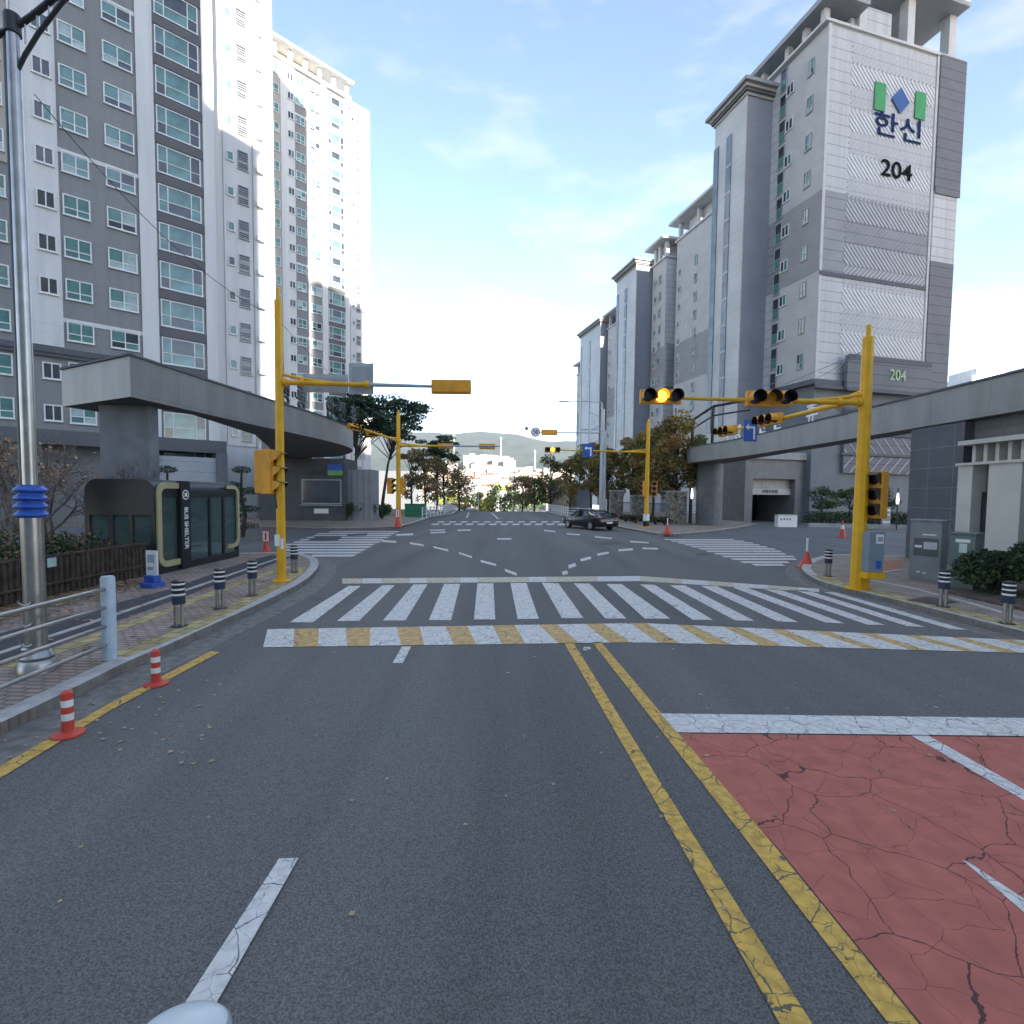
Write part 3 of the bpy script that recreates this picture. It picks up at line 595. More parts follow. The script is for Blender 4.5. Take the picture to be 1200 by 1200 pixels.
# garage portal in front of the wing
pt = empty('garage_portal', (0, 0, 0), 0, 'grey underground garage portal below the 204 tower', 'garage entrance')
A, Bq = at(872, 600, 49.5), at(946, 600, 51.5)
b = MB(); dx = (Bq - A); dx.z = 0; W = dx.length; dx.normalize(); pt.location = (A.x, A.y, 0); pt.rotation_euler = (0, 0, math.atan2(dx.y, dx.x))
pm = mat('portal_stone', (.19, .19, .188), .7, .1, 1.5)
b.box(0, .9, 0, 6, 0, 6.2, pm); b.box(W - 1.6, W, 0, 6, 0, 6.2, pm); b.box(.9, W - 1.6, 0, 6, 4.3, 6.2, pm); b.box(-.2, W + .2, -.3, 6, 6.203, 6.9, conc); b.build('frame', pt)
b = MB(); b.box(.9, W - 1.6, .7, .8, 2.9, 4.297, add_lines(mat('portal_shutter', (.36, .35, .33), .6, .1, 2), [(0, .5, 0)], .03, .7)); b.box(.9, W - 1.6, .55, .697, 2.75, 3.35, cream_m); b.build('shutter', pt)
text_obj('sign_lettering', '지하주차장', .42, MATS['sign_black'], pt, (W * .45, .53, 3.05), R90, .01, 1, .005)
b = MB(); b.box(.9, W - 1.6, 5.2, 5.3, 0, 2.9, black_p); b.build('portal_shade_sheet', pt)  # black sheet painted as the shade deep inside the portal

# background bit at far right horizon
b = MB(); q = at(1165, 450, 140); b.box(q.x - 6, q.x + 16, 140, 152, -3, q.z + 2.2, wall_white2); b.box(q.x - 4, q.x + 4, 141, 150, q.z + 2.2, q.z + 4.4, wall_white2)
tag(b.build('apartment_building'), 'pale apartment roof just showing above the right gate beam', 'building')

# ------------------------------------------------------------------ unseen blocks added behind the viewer, shaped to throw the street's shade
def shade_block(x0, x1, H, label, y0=-74, y1=-60):
    r = empty('apartment_building', (x0, y0, 0), 0, label, 'building', 'added shade-casting blocks behind the viewer')  # added block dressed as apartments, sized for the shadow it casts
    w = x1 - x0; d = y1 - y0
    b = MB(); b.box(0, w, 0, d, 0, H, wall_white2); b.build('wall', r)
    b = MB()
    for k in range(int(H / 2.9) - 2): b.box(.15 * w, .85 * w, d + .003, d + .06, 5 + k * 2.9, 6.5 + k * 2.9, gl_teal)
    b.build('window_band', r); b = MB(); b.box(-.3, w + .3, -.3, d + .3, H + .003, H + .5, roof_w); b.build('roof', r)
shade_block(-60, 7.6, 92, 'tall wide shade-casting block added behind the viewer on the left', -66)
shade_block(8.0, 11.2, 61, 'narrow shade-casting block added behind the viewer', -64)
shade_block(13.6, 21.5, 77, 'medium shade-casting block added behind the viewer', -64)
shade_block(7.7, 22.4, 33, 'low block added behind the viewer to close a sun gap', -58.9, -55)
shade_block(22.5, 53, 52, 'low wide shade-casting block added behind the viewer', -78, -62)
shade_block(55, 92, 83, 'tall shade-casting block added behind the viewer on the right')

# ------------------------------------------------------------------ gates
def canopy(name, label, front, back, z0, z1, parts):
    r = empty(name, (front[0][0], front[0][1], 0), 0, label, 'gate'); off = Vector((front[0][0], front[0][1]))
    poly = [(p[0] - off.x, p[1] - off.y) for p in front] + [(p[0] - off.x, p[1] - off.y) for p in back]
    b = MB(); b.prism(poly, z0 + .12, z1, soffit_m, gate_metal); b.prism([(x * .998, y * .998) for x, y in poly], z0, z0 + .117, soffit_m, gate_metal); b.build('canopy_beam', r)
    b = MB()
    for i in range(len(front) - 1):
        p, q = Vector(front[i]) - off, Vector(front[i + 1]) - off; d = (q - p); L = d.length; d.normalize()
        b.obox(((p.x + q.x) / 2, (p.y + q.y) / 2, z1 + .04), (d.x * L / 2, d.y * L / 2, 0), (-d.y * .06, d.x * .06, 0), (0, 0, .035), cornice_m)
    b.build('coping', r)
    return r, off
fl = [V2(-15.6, 17.9), V2(-11.75, 15.9)] + smooth([V2(-11.75, 15.9), V2(-11.2, 22), V2(-10.3, 28), V2(-10.2, 32), V2(-11.0, 36), V2(-13.5, 40.5)], 3)[1:]
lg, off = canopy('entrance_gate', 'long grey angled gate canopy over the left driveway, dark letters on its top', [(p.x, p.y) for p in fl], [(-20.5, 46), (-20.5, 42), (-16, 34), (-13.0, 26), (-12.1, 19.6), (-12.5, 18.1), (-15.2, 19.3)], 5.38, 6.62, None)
b = MB(); b.prism([(p[0] - off.x, p[1] - off.y) for p in [(-13.95, 17.4), (-12.3, 17.4), (-12.3, 17.9), (-13.95, 17.9)]], 0, 5.377, mat('pillar_stone', (.17, .18, .195), .7, .14, 2, .1)); b.build('pillar', lg)
def roof_letters(s, x, y0, y1, z, size, parent, off, sgn, mt):
    n = len(s)
    for i, c in enumerate(s):
        if c == ' ': continue
        t = i / max(1, n - 1); y = y0 + (y1 - y0) * t; xx = x(y)
        o = text_obj('letter', c, size, mt, parent, (xx - off.x, y - off.y, z + size * .42), (rad(90), 0, rad(90) if sgn > 0 else rad(-90)), .05, 1, .015)
letter_m = mat('letter_dark', (.05, .055, .06), .5); letter_w = mat('letter_pale', (.72, .73, .73), .45)
roof_letters('정릉 한신휴', lambda y: -10.95 + (y - 24) * .16, 24.6, 31.5, 6.62, 1.25, lg, off, 1, letter_m)
fr_ = smooth([V2(15.6, 5), V2(15.7, 30), V2(15.5, 36), V2(14.8, 39.5), V2(14.4, 42), V2(14.9, 44.5), V2(17, 46.5)], 3)
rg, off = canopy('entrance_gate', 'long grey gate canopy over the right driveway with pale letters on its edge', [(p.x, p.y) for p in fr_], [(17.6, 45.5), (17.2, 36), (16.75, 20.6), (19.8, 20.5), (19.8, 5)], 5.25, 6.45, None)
b = MB(); c0 = G(831, 617); prof = []
b.prism([(c0.x - off.x + 1.05 * math.cos(t) * (1 if math.cos(t) > 0 else .9), c0.y - off.y + .3 + 1.3 * math.sin(t)) for t in [2 * math.pi * k / 28 for k in range(28)]], 0, 5.247, mat('pillar_stone_right', (.13, .135, .14), .55, .14, 2, .1)); b.build('pillar', rg)
roof_letters('시령 한신 휴', lambda y: 15.6, 37.6, 27.0, 6.45, 1.05, rg, off, -1, letter_w)

# booth under the left canopy
q0, q1 = at(304, 607, 43.0), at(404, 607, 43.0)
gb = empty('guard_booth', (q0.x, 43, 0), 0, 'dark grey guard booth under the left gate canopy with wide window', 'booth')
W = q1.x - q0.x; wallb = mat('booth_wall', (.07, .072, .078), .6, .12, 1.5)
b = MB(); b.box(0, W, 0, 3.6, 0, 5.37, wallb); b.box(W - .02, W + 2.1, .8, 3, 0, 4.5, add_lines(mat('booth_panel', (.22, .23, .24), .6, .08, 1), [(0, .5, 0)], .05, .5)); b.build('wall', gb)
b = MB(); x0 = at(347, 0, 43).x - q0.x; x1 = at(396, 0, 43).x - q0.x; b.box(x0, x1, -.04, -.003, 1.55, 3.6, frame_g); b.box(x0 + .08, x1 - .08, -.06, -.043, 1.63, 3.52, gl_dark); b.box(x0 - .1, x1 + .1, -.2, -.063, 1.4, 1.5, conc); b.build('window', gb)
b = MB(); s0 = at(380, 0, 43).x - q0.x; b.box(s0, s0 + 1.2, -.12, -.003, 4.35, 4.85, blue_p); b.box(s0, s0 + 1.2, -.12, -.003, 3.95, 4.347, mat('sign_green', (.16, .42, .12), .5)); b.build('sign', gb)
text_obj('lettering', '경비실', .5, letter_m, gb, (s0 - .95, -.03, 4.1), R90, .02)
b = MB(); b.box(s0 - 1.2, s0 + .0, -.05, -.003, .75, 1.15, white_p); b.build('notice', gb)

# guard house at right
gh = empty('guard_house', (15.75, 20.4, 0), rad(-90), 'guard house with dark tiled pier and cream columns under the right canopy', 'building')
def gx(px): return 20.4 - 600 * 15.75 / (px - 600)
tile_c = mat('tile_pier', (.075, .08, .095), .55, .1, 1.5); add_lines(tile_c, [(2, .75, .1), (0, 1.1, .2)], .018, 2.2)
b = MB(); b.box(0, gx(1125), 0, 4, 0, 5.24, tile_c); b.box(gx(1125), 14, .35, 4, 0, 5.24, add_lines(mat('stone_courses', (.15, .145, .14), .8, .15, 3), [(2, .35, 0)], .02, .6)); b.build('wall', gh)
b = MB()
for a, c in ((1124, 1141), (1160, 1199), (1215, 1270), (1300, 1420)): b.box(gx(a), gx(c), -.12, .35, .2, 3.66, cream_m)
b.box(gx(1124) - .05, 12, -.2, .4, 3.665, 3.75, cream_m); b.build('cream_column', gh)
b = MB(); b.box(gx(1128), 12, -.3, .34, 4.35, 4.5, cream_m)
for k in range(18): b.box(gx(1137) + k * .42, gx(1137) + k * .42 + .13, -.05, .34, 3.753, 4.347, cream_m)
b.build('ventilation_grille', gh)
b = MB(); b.box(gx(1141) + .02, gx(1160) - .02, .22, .345, 1.3, 2.75, black_p); b.box(gx(1141) + .1, gx(1160) - .1, .19, .217, 1.4, 2.65, gl_dark); b.build('window', gh)

# ------------------------------------------------------------------ vegetation
def leaves(b, cx, cy, cz, rx, ry, rz, n, size, mats, shell=.55, flat=0.0):
    for _ in range(n):
        while True:
            v = Vector((random.uniform(-1, 1), random.uniform(-1, 1), random.uniform(-1, 1)))
            if shell * random.random() < v.length <= 1: break
        p = Vector((cx + v.x * rx, cy + v.y * ry, cz + v.z * rz)); a = Vector((random.gauss(0, 1), random.gauss(0, 1), random.gauss(0, 1 - flat))).normalized()
        c = a.cross(Vector((random.gauss(0, 1), random.gauss(0, 1), random.gauss(0, 1)))).normalized(); s = size * random.uniform(.6, 1.3)
        mt = mats if not isinstance(mats, list) else random.choice(mats)
        b.poly([p - a * s, p + c * s * .55, p + a * s, p - c * s * .55], mt)
def tree(name, loc, h, cr, mats, label, group=None, cat='tree', nclump=26, dens=90, ls=.16, base=.28, lean=(0, 0), bk=None, tr=.16, flat=None, seed=0, gap=1.0):
    random.seed(seed + int(abs(loc[0]) * 13 + loc[1] * 7)); bk = bk or bark
    r = empty(name, (loc[0], loc[1], loc[2] if len(loc) > 2 else gz(loc[1])), random.random() * 6, label, cat, group); r.rotation_euler = (0, 0, 0)
    t = MB(); top = Vector((lean[0], lean[1], h * .82)); pts = [Vector((0, 0, -.1)), Vector((lean[0] * .15 + .05, lean[1] * .15, h * .2)), Vector((lean[0] * .45 - .06, lean[1] * .4, h * .45)), top]
    t.tube(pts, [tr, tr * .8, tr * .55, tr * .15], bk, 8)
    c = MB()
    for k in range(nclump):
        a = random.random() * 2 * math.pi; f = base + (1 - base) * random.random() ** .8
        if flat: rr = cr * random.uniform(.25, 1) * (1.05 - .55 * max(0, f - .75) * 4 * .5)
        else: rr = cr * math.sqrt(max(.05, 1 - ((f - (base + 1) / 2) / ((1 - base) / 2 * 1.05)) ** 2)) * random.uniform(.35, .95)
        p = Vector((math.cos(a) * rr + lean[0] * f, math.sin(a) * rr + lean[1] * f, h * f * .97)); s = cr * random.uniform(.22, .42) * gap
        st = pts[1].lerp(top, min(.95, max(0.0, (f - .3) * 1.1))); mid = st.lerp(p, .55) + Vector((0, 0, .12 * h * random.random()))
        t.tube([st, mid, p], [tr * .3, tr * .18, tr * .05], bk, 5, False)
        m = random.choice(mats)
        leaves(c, p.x, p.y, p.z, s, s, s * (flat or .75), dens, ls, [m, m, random.choice(mats)], flat=.5 if flat else 0)
    t.build('trunk', r); c.build('crown', r); return r
def atg(px, y): q = at(px, 600, y); return (q.x, y)
# pines on the far left corner
tree('pine_tree', atg(418, 50), 12.1, 3.3, L_pine, 'tall pine at the far left corner, beside the guard booth', 'pines at the far left corner', nclump=46, dens=170, ls=.15, base=.70, flat=.32, tr=.22, seed=1)
tree('pine_tree', atg(446, 52), 11.9, 3.6, L_pine, 'leaning pine just left of the far yellow pole', 'pines at the far left corner', nclump=48, dens=170, ls=.15, base=.68, flat=.32, lean=(1.8, 0), tr=.2, seed=2)
tree('pine_tree', atg(512, 66), 10.2, 2.4, L_pine, 'small pine top rising behind the russet street trees', 'pines at the far left corner', nclump=34, dens=150, ls=.15, base=.6, flat=.32, seed=3)
for i, (px, y, h, cr, mt, lb_, ga) in enumerate([
    (498, 58, 7.4, 2.2, L_red, 'russet street tree right behind the far left yellow pole', .9), (520, 66, 8.2, 2.6, L_red, 'second russet street tree along the left pavement', 1), (538, 76, 5.3, 2.6, L_red, 'broad dark russet tree at the end of the left row', 1.1),
    (482, 64, 8.0, 2.2, L_red, 'thin russet tree showing between pole and pine', .7)]):
    tree('street_tree', atg(px, y), h, cr, mt, lb_, 'russet street trees on the left', nclump=30, dens=80, ls=.15, base=.25, gap=ga, seed=20 + i)
for i, (px, y, h, cr, mt, lb_) in enumerate([
    (792, 45.5, 9.6, 2.9, L_aut, 'large orange and green tree beside the right gate pillar'), (765, 52, 9.4, 2.6, L_aut, 'autumn tree behind the far right yellow pole'), (741, 58, 9.0, 2.2, L_aut, 'autumn tree left of the far right yellow pole'),
    (712, 60, 8.0, 2.2, L_aut, 'orange tree at the foot of the grey lamp post'), (692, 66, 9.0, 2.5, L_aut + L_yel[2:], 'yellow green tree left of the grey lamp post')]):
    tree('street_tree', atg(px, y), h, cr, mt, lb_, 'autumn trees on the right', nclump=44, dens=170, ls=.16, base=.3, seed=40 + i)
for i, (px, y, h, cr, mt, lb_) in enumerate([
    (645, 82, 9.0, 3.0, L_green + L_aut[:1], 'grey green round tree above the far fence'), (612, 92, 6.8, 2.8, L_red, 'dark russet tree where the road drops away'), (626, 86, 6.0, 2.6, L_red, 'low russet tree left of the mural board'),
    (668, 74, 8, 2.2, L_aut, 'thin autumn tree behind the black car')]):
    tree('street_tree', atg(px, y), h, cr, mt, lb_, 'street trees beyond the junction', nclump=30, dens=80, ls=.19, base=.2, seed=60 + i)
for i, (px, y, h, cr, mt, lb_) in enumerate([(586, 262, 17, 8, L_yel[1:] + L_green, 'big sunlit green tree at the bottom of the hill'), (562, 255, 12, 5, L_yel, 'golden sunlit tree at the bottom of the hill'), (602, 275, 14, 6, L_green, 'green tree right of the big sunlit tree'), (573, 285, 12, 5, L_yel, 'small golden tree beside the big sunlit tree'), (545, 270, 11, 5, L_red + L_yel, 'brownish sunlit tree left of the golden one'),
        (625, 300, 14, 6, L_green, 'distant tree behind the russet ones'), (530, 290, 13, 6, L_yel[1:] + L_green, 'distant sunlit tree behind the left row')]):
    tree('sunlit_tree', atg(px, y), h, cr, mt, lb_, 'sunlit trees down the hill', nclump=24, dens=60, ls=.6, base=.2, seed=80 + i, tr=.3)
# bare and small trees near left
def bare(loc, h, label, seed, nb=16, mt=None, leafy=0):
    random.seed(seed); r = empty('bare_tree', loc, 0, label, 'tree', 'bare trees left'); t = MB(); mt = mt or bark_pale
    def br(p, d, L, rr, k):
        q = p + d * L * .5 + Vector((random.gauss(0, .04 * L), random.gauss(0, .04 * L), 0)); e = q + (d + Vector((random.gauss(0, .15), random.gauss(0, .15), .1))).normalized() * L * .5
        t.tube([p, q, e], [rr, rr * .8, rr * .55], mt, 6, False)
        if k > 0:
            for _ in range(3 if k > 1 else 4):
                nd = (d + Vector((random.gauss(0, .6), random.gauss(0, .6), random.gauss(.15, .3)))).normalized(); br(q.lerp(e, random.uniform(.2, 1)), nd, L * random.uniform(.55, .8), rr * .55, k - 1)
        elif leafy:
            leaves(lf, e.x, e.y, e.z, .25, .25, .2, leafy, .045, L_brown)
    lf = MB()
    for k in range(3): br(Vector((.08 * k, .05 * k, 0)), Vector((random.gauss(0, .25), random.gauss(0, .2), 1)).normalized(), h * .42, .07, 4)
    t.build('trunk', r)
    if leafy: lf.build('crown', r)
    return r
q = at(52, 640, 15.0); bare((q.x, 15.0, .14), 4.0, 'leafless multi-stemmed tree beside the lamp post', 5, leafy=1)
q = at(10, 640, 12.5); bare((q.x, 12.5, .14), 4.0, 'brown withered tree left of the lamp post', 9, leafy=4)
q = at(146, 600, 16.9); bare((q.x, 16.6, .14), 3.7, 'slender bare tree in front of the grey gate pillar', 12)
# cloud-pruned pine
q = at(284, 607, 27); r = empty('topiary_pine', (q.x, 27, .1), 0, 'cloud pruned pine right of the kiosk', 'tree'); t = MB(); c = MB()
t.tube([(0, 0, 0), (.15, 0, 1.2), (-.05, 0, 2.3), (.0, 0, 3.4)], [.12, .1, .08, .05], bark, 8)
for x, z, s in ((0, 3.55, .5), (-.45, 2.75, .45), (.4, 2.45, .5), (-.3, 1.95, .55), (.35, 1.5, .6), (-.45, 1.1, .55), (.1, .6, .8)):
    t.tube([(0, 0, z - .3), (x, 0, z)], [.04, .02], bark, 5, False); random.seed(int(z * 10)); leaves(c, x, 0, z, s, s, .2, 420, .05, L_pine)
t.build('trunk', r); c.build('crown', r)
# a second one, in front of the left block
q = at(190, 607, 27); r2 = link_copy(r, None, (q.x, 27.5, 0.1), 1.2); tag(r2, 'cloud pruned pine seen above the kiosk roof', 'tree'); 
# bushes
def bush(loc, rx, ry, rz, mats, label, group, n=1500, ls=.05, seed=0, name='bush', cat='bush'):
    random.seed(seed); r = empty(name, loc, 0, label, cat, group); c = MB(); t = MB()
    for k in range(9):
        a = random.random() * 6.28; R = random.uniform(.15, .62); x, y, z = math.cos(a) * rx * R, math.sin(a) * ry * R, rz * random.uniform(.8, 1.35)
        leaves(c, x, y, z, rx * .48, ry * .48, rz * .5, n // 9, ls, [random.choice(mats)] * 2 + mats, shell=.9); t.tube([(0, 0, -.05), (x * .5, y * .5, z * .6), (x, y, z)], [.04, .03, .01], bark, 5, False)
    t.build('stem', r); c.build('foliage', r); return r
def gb_(px, py, z=.2): q = G(px, py, z); return (q.x, q.y, z)
bush((11.85, 12.5, .2), 1.0, .9, .60, L_bush, 'large dark round bush beside the green cabinet', 'bushes beside the right pavement', 5200, .05, 1)
bush((13.3, 12.2, .2), 1.0, .9, .68, L_bush, 'round dark bush at the right edge of the photo', 'bushes beside the right pavement', 4200, .05, 2)
bush((12.35, 11.2, .2), .5, .5, .42, [L_bush[1], L_green[1]], 'small lighter green bush at the right edge', 'bushes beside the right pavement', 2400, .04, 3)
bush((15.2, 14.6, .2), 1.0, .9, .7, L_bush, 'dark bush behind, beneath the cream columns', 'bushes beside the right pavement', 3600, .05, 4)
for i, (px, y, rx, rz) in enumerate([(415, 44, 1.6, .95), (432, 45, 1.3, .9), (448, 47, 1.2, .8), (400, 46, 1.1, .9)]):
    q = at(px, 600, y); bush((q.x, y, .14), rx, rx, rz, L_green, ['rounded hedge bush beside the guard booth corner', 'second hedge bush from the guard booth', 'third hedge bush, nearest the far left yellow pole', 'hedge bush tight against the guard booth wall'][i], 'clipped bushes at the far left corner', 1800, .1, 10 + i)
for i, (px, y, h) in enumerate([(962, 46, 3.6), (996, 46.5, 3.4), (1034, 46, 3.3)]):
    tree('small_tree', atg(px, y), h, 1.35, L_green, ['small green tree right of the garage portal', 'small green tree in front of the 204 tower, left of the yellow pole', 'small green tree right of the yellow pole'][i], 'small trees below the 204 tower', nclump=16, dens=110, ls=.09, base=.45, tr=.07, seed=90 + i)
# hedge beneath the 204 tower
hd = empty('hedge', (0, 0, 0), 0, 'dark clipped hedge along the foot of the 204 tower', 'hedge'); c = MB(); t = MB(); random.seed(3)
for k in range(26):
    q = at(948 + k * 5, 610, 45.5); leaves(c, q.x, 45.5, .75, .5, .5, .6, 240, .08, L_bush, shell=.9); t.tube([(q.x, 45.5, 0), (q.x, 45.5, .8)], .03, bark, 5, False)
c.build('foliage', hd); t.build('stem', hd)
b = MB(); e = [at(948, 620, 43.5), at(1000, 620, 43), at(1070, 626, 41)]
for p in e: p.z = 0
strip(b, e, .5, 0, .32, conc); tag(b.build('planter_kerb'), 'low pale planter kerb in front of the hedge', 'kerb wall')
# planting at far right corner: stone walls and shrubs
stone = add_cracks(mat('stone_wall_m', (.30, .27, .22), .9, .5, 3.5, .3, col2=(.12, .11, .10), lo=.35, hi=.65), 3.2, .05, (.06, .055, .05), .15)
for i, (px, y, w, h, lb_) in enumerate([(792, 43.8, 1.5, 2.7, 'tall rubble stone pier beside the right gate pillar'), (722, 52, 1.2, 2.8, 'rubble stone pier behind the black car'), (746, 48, 1.1, 2.3, 'rubble stone pier left of the far right yellow pole')]):
    q = at(px, 600, y); b = MB(); b.box(-w / 2, w / 2, -.5, .5, 0, h, stone); b.box(-w / 2 - .06, w / 2 + .06, -.56, .56, h + .003, h + .12, conc); o = b.build('stone_pier'); o.location = (q.x, y, KH); tag(o, lb_, 'pier', 'stone piers at the far right corner')
rf = empty('iron_fence', (0, 0, 0), 0, 'black iron railings between the stone piers', 'fence'); b = MB(); bb = MB()
p0, p1 = at(724, 600, 52), at(790, 600, 44.5)
for k in range(60):
    p = p0.lerp(p1, k / 59); b.tube([(p.x, p.y, .3), (p.x, p.y, 1.9)], .018, dark_metal, 5)
bb.tube([(p0.x, p0.y, 1.8), (p1.x, p1.y, 1.8)], .03, dark_metal, 6); bb.tube([(p0.x, p0.y, .4), (p1.x, p1.y, .4)], .03, dark_metal, 6); b.build('bars', rf); bb.build('rail', rf)
for i, (px, y) in enumerate([(733, 46.5), (745, 44.5), (757, 43.9), (768, 42.8), (779, 42.4), (716, 49)]):
    q = at(px, 600, y); bush((q.x, y, .14), .75, .6, .38, L_bush + L_brown[:1], ['low shrub behind the far right yellow pole', 'low shrub left of the far right pole', 'low shrub at the foot of the far right pole', 'low shrub right of the far right pole', 'low shrub beside the tall stone pier', 'low shrub beside the black car'][i], 'low shrubs at the far right corner', 1000, .08, 30 + i)

# ------------------------------------------------------------------ street furniture
def bollard_proto():
    r = empty('bollard'); b = MB()
    for x in (-.055, .055): b.tube([(x, 0, 0), (x, 0, .42)], .035, steel, 10)
    b.build('legs', r); b = MB(); b.lathe((0, 0, 0), [(.13, 0), (.13, .015), (.0, .016)], dark_metal, 16); b.build('base_plate', r)
    c = MB(); z = .40
    for k, (h, mt) in enumerate([(.15, mat('bollard_navy', (.02, .03, .06), .5)), (.035, white_p), (.06, black_p), (.03, white_p), (.06, black_p), (.03, white_p), (.035, black_p)]): c.lathe((0, 0, 0), [(.102, z), (.102, z + h)], mt, 20); z += h
    c.lathe((0, 0, 0), [(.102, z), (.06, z + .02), (.0, z + .025)], black_p, 20); c.build('sleeve', r, True); return r
bp = bollard_proto(); BG = 'striped bollards on the pavements'
for i, (px, py, lb_) in enumerate([(210, 734, 'nearest striped steel bollard on the left brick pavement'), (258, 713, 'second striped bollard on the left pavement'), (296, 698, 'third striped bollard on the left, just before the yellow pole'), (345, 671, 'striped bollard beyond the near left yellow pole'),
        (970, 675.5, 'striped bollard beside the tall red cone'), (1105, 711, 'striped bollard in front of the green cabinet'), (1180, 731, 'striped bollard at the right edge before the bushes')]):
    q = G(px, py, KH); o = bp if i == 0 else link_copy(bp); o.location = (q.x, q.y, KH); tag(o, lb_, 'bollard', BG)
for i, (px, py) in enumerate([(80, 862), (183, 803)]):
    if i == 0:
        r = empty('delineator_post'); b = MB(); b.lathe((0, 0, 0), [(.14, 0), (.14, .02), (.06, .05)], red_p, 20); b.build('base', r, True); b = MB(); z = .04
        for h, mt in [(.12, red_p), (.07, white_p), (.07, red_p), (.07, white_p), (.07, red_p)]: b.lathe((0, 0, 0), [(.052, z), (.052, z + h)], mt, 18); z += h
        b.lathe((0, 0, 0), [(.052, z), (.03, z + .02), (0, z + .02)], red_p, 18); b.build('post', r, True); dp = r
    q = G(px, py); o = dp if i == 0 else link_copy(dp); o.location = (q.x, q.y, .008); tag(o, ['nearer red and white delineator post on the yellow edge line', 'farther red and white delineator post by the end of the railing'][i], 'delineator', 'red and white delineator posts')
# guardrail
gr = empty('guard_rail', (0, 0, 0), 0, 'pale blue railing with four steel rails along the left kerb', 'railing'); p1 = G(129, 772, KH)
b = MB(); b.lathe((p1.x, p1.y, KH), [(.085, 0), (.085, 1.14), (.07, 1.17), (0, 1.175)], pale_blue_rail, 20); b.build('post', gr, True)
for py_ in (4.6, 1.6, -1.4): b = MB(); b.lathe((p1.x + .16, py_ + .0, KH), [(.085, 0), (.085, 1.14), (.07, 1.17), (0, 1.175)], pale_blue_rail, 20); b.build('post', gr, True)
for zz in (.22, .48, .74, 1.0):
    b = MB(); b.tube([(p1.x + .0, p1.y, KH + zz), (p1.x + .16, 4.6, KH + zz), (p1.x + .16, 1.6, KH + zz), (p1.x + .16, -1.4, KH + zz)], .028, steel, 10); b.build('rail', gr, True)
# near street lamp
q = G(44, 786, KH); lp = empty('street_lamp', (q.x, q.y, KH), 0, 'stainless steel lamp post with blue rings at the left edge', 'street lamp')
b = MB(); b.lathe((0, 0, 0), [(.22, 0), (.215, .10), (.175, .16), (.185, .2), (.14, .28), (.15, .31), (.12, .33)], steel, 28); b.build('base_cover', lp, True)
b = MB(); b.lathe((0, 0, 0), [(.115, .3), (.115, 2.12)], steel, 28); b.lathe((0, 0, 0), [(.075, 2.12), (.072, 5), (.065, 8.0)], steel, 24); b.build('pole', lp, True)
b = MB(); b.tube([(-.125, .03, .3), (-.125, .03, 2.0), (-.11, .03, 8.0)], .035, mat('old_pole', (.12, .12, .12), .5, .2, 3), 10); b.build('cable_conduit', lp, True)
b = MB()
for k in range(4): b.lathe((0, 0, 2.0 + k * .105), [(.125, 0), (.172, .03), (.172, .045), (.125, .09), (.125, .105)], blue_p, 26)
b.build('blue_ring', lp, True)
b = MB(); b.tube([(.03, 0, 8.0), (.25, 0, 8.14), (.5, 0, 8.33), (1.2, 0, 8.8)], .035, dark_metal, 10); b.tube([(.04, 0, 7.5), (.14, 0, 7.68), (.31, 0, 7.93), (.62, 0, 8.3), (1.1, 0, 8.7)], .026, dark_metal, 10); b.tube([(0, 0, 8.0), (-.3, 0, 7.85), (-1.0, 0, 7.6)], .035, dark_metal, 10)
for f in (.15, .3, .45): b.tube([(f, 0, 8.02 + f * .62), (f, 0, 7.65 + f * 1.05)], .008, galv, 6)
b.lathe((0, 0, 0), [(.085, 7.92), (.09, 8.12), (.08, 8.15)], dark_metal, 20); b.build('arm', lp, True)
b = MB(); b.obox((1.4, 0, 8.85), (.4, 0, .05), (0, .2, 0), (0, 0, .09), dark_metal); b.build('lantern', lp)
b = MB()
for z in (.95, .68, .42): b.tube([(.09 * math.cos(t), -.135, z + .06 * -math.sin(t)) for t in [math.pi * k / 10 for k in range(11)]], .012, steel, 6)
b.build('handle', lp, True)

# signal heads ------------------------------------------------------------
def sig_h(parent, loc, rz, n=3, lit=None, dim=None, back=False, s=1.0):
    """horizontal signal head centred at loc, lamps facing local -y"""
    r = empty('signal_head', loc, rz); r.parent = parent; w = .35 * n * s
    b = MB(); b.box(-w / 2, w / 2, 0, .16 * s, -.18 * s, .18 * s, sig_orange); b.box(-w / 2 + .02, w / 2 - .02, .163 * s, .185 * s, -.15 * s, .15 * s, sig_orange); b.build('housing', r, bevel=.02)
    for k in range(n):
        x = -w / 2 + .35 * s * (k + .5)
        b = MB(); b.tube([(x, 0, 0), (x, -.03, 0)], .145 * s, amber_on if lit == k else (amber_dim if dim == k else lens_dark), 18); b.build('lens', r)
        v = MB(); n_ = 18; o_ = []; 
        for a in range(n_):
            t0 = rad(-30) + rad(240) * a / n_; t1 = rad(-30) + rad(240) * (a + 1) / n_; R = .165 * s
            P = lambda t, y, R_: (x + R_ * math.cos(t), y, R_ * math.sin(t))
            v.poly([P(t0, 0, R), P(t1, 0, R), P(t1, -.26 * s, R), P(t0, -.26 * s, R)], sig_orange); v.poly([P(t1, 0, R - .012), P(t0, 0, R - .012), P(t0, -.26 * s, R - .012), P(t1, -.26 * s, R - .012)], black_p)
        v.build('visor', r, True)
    return r
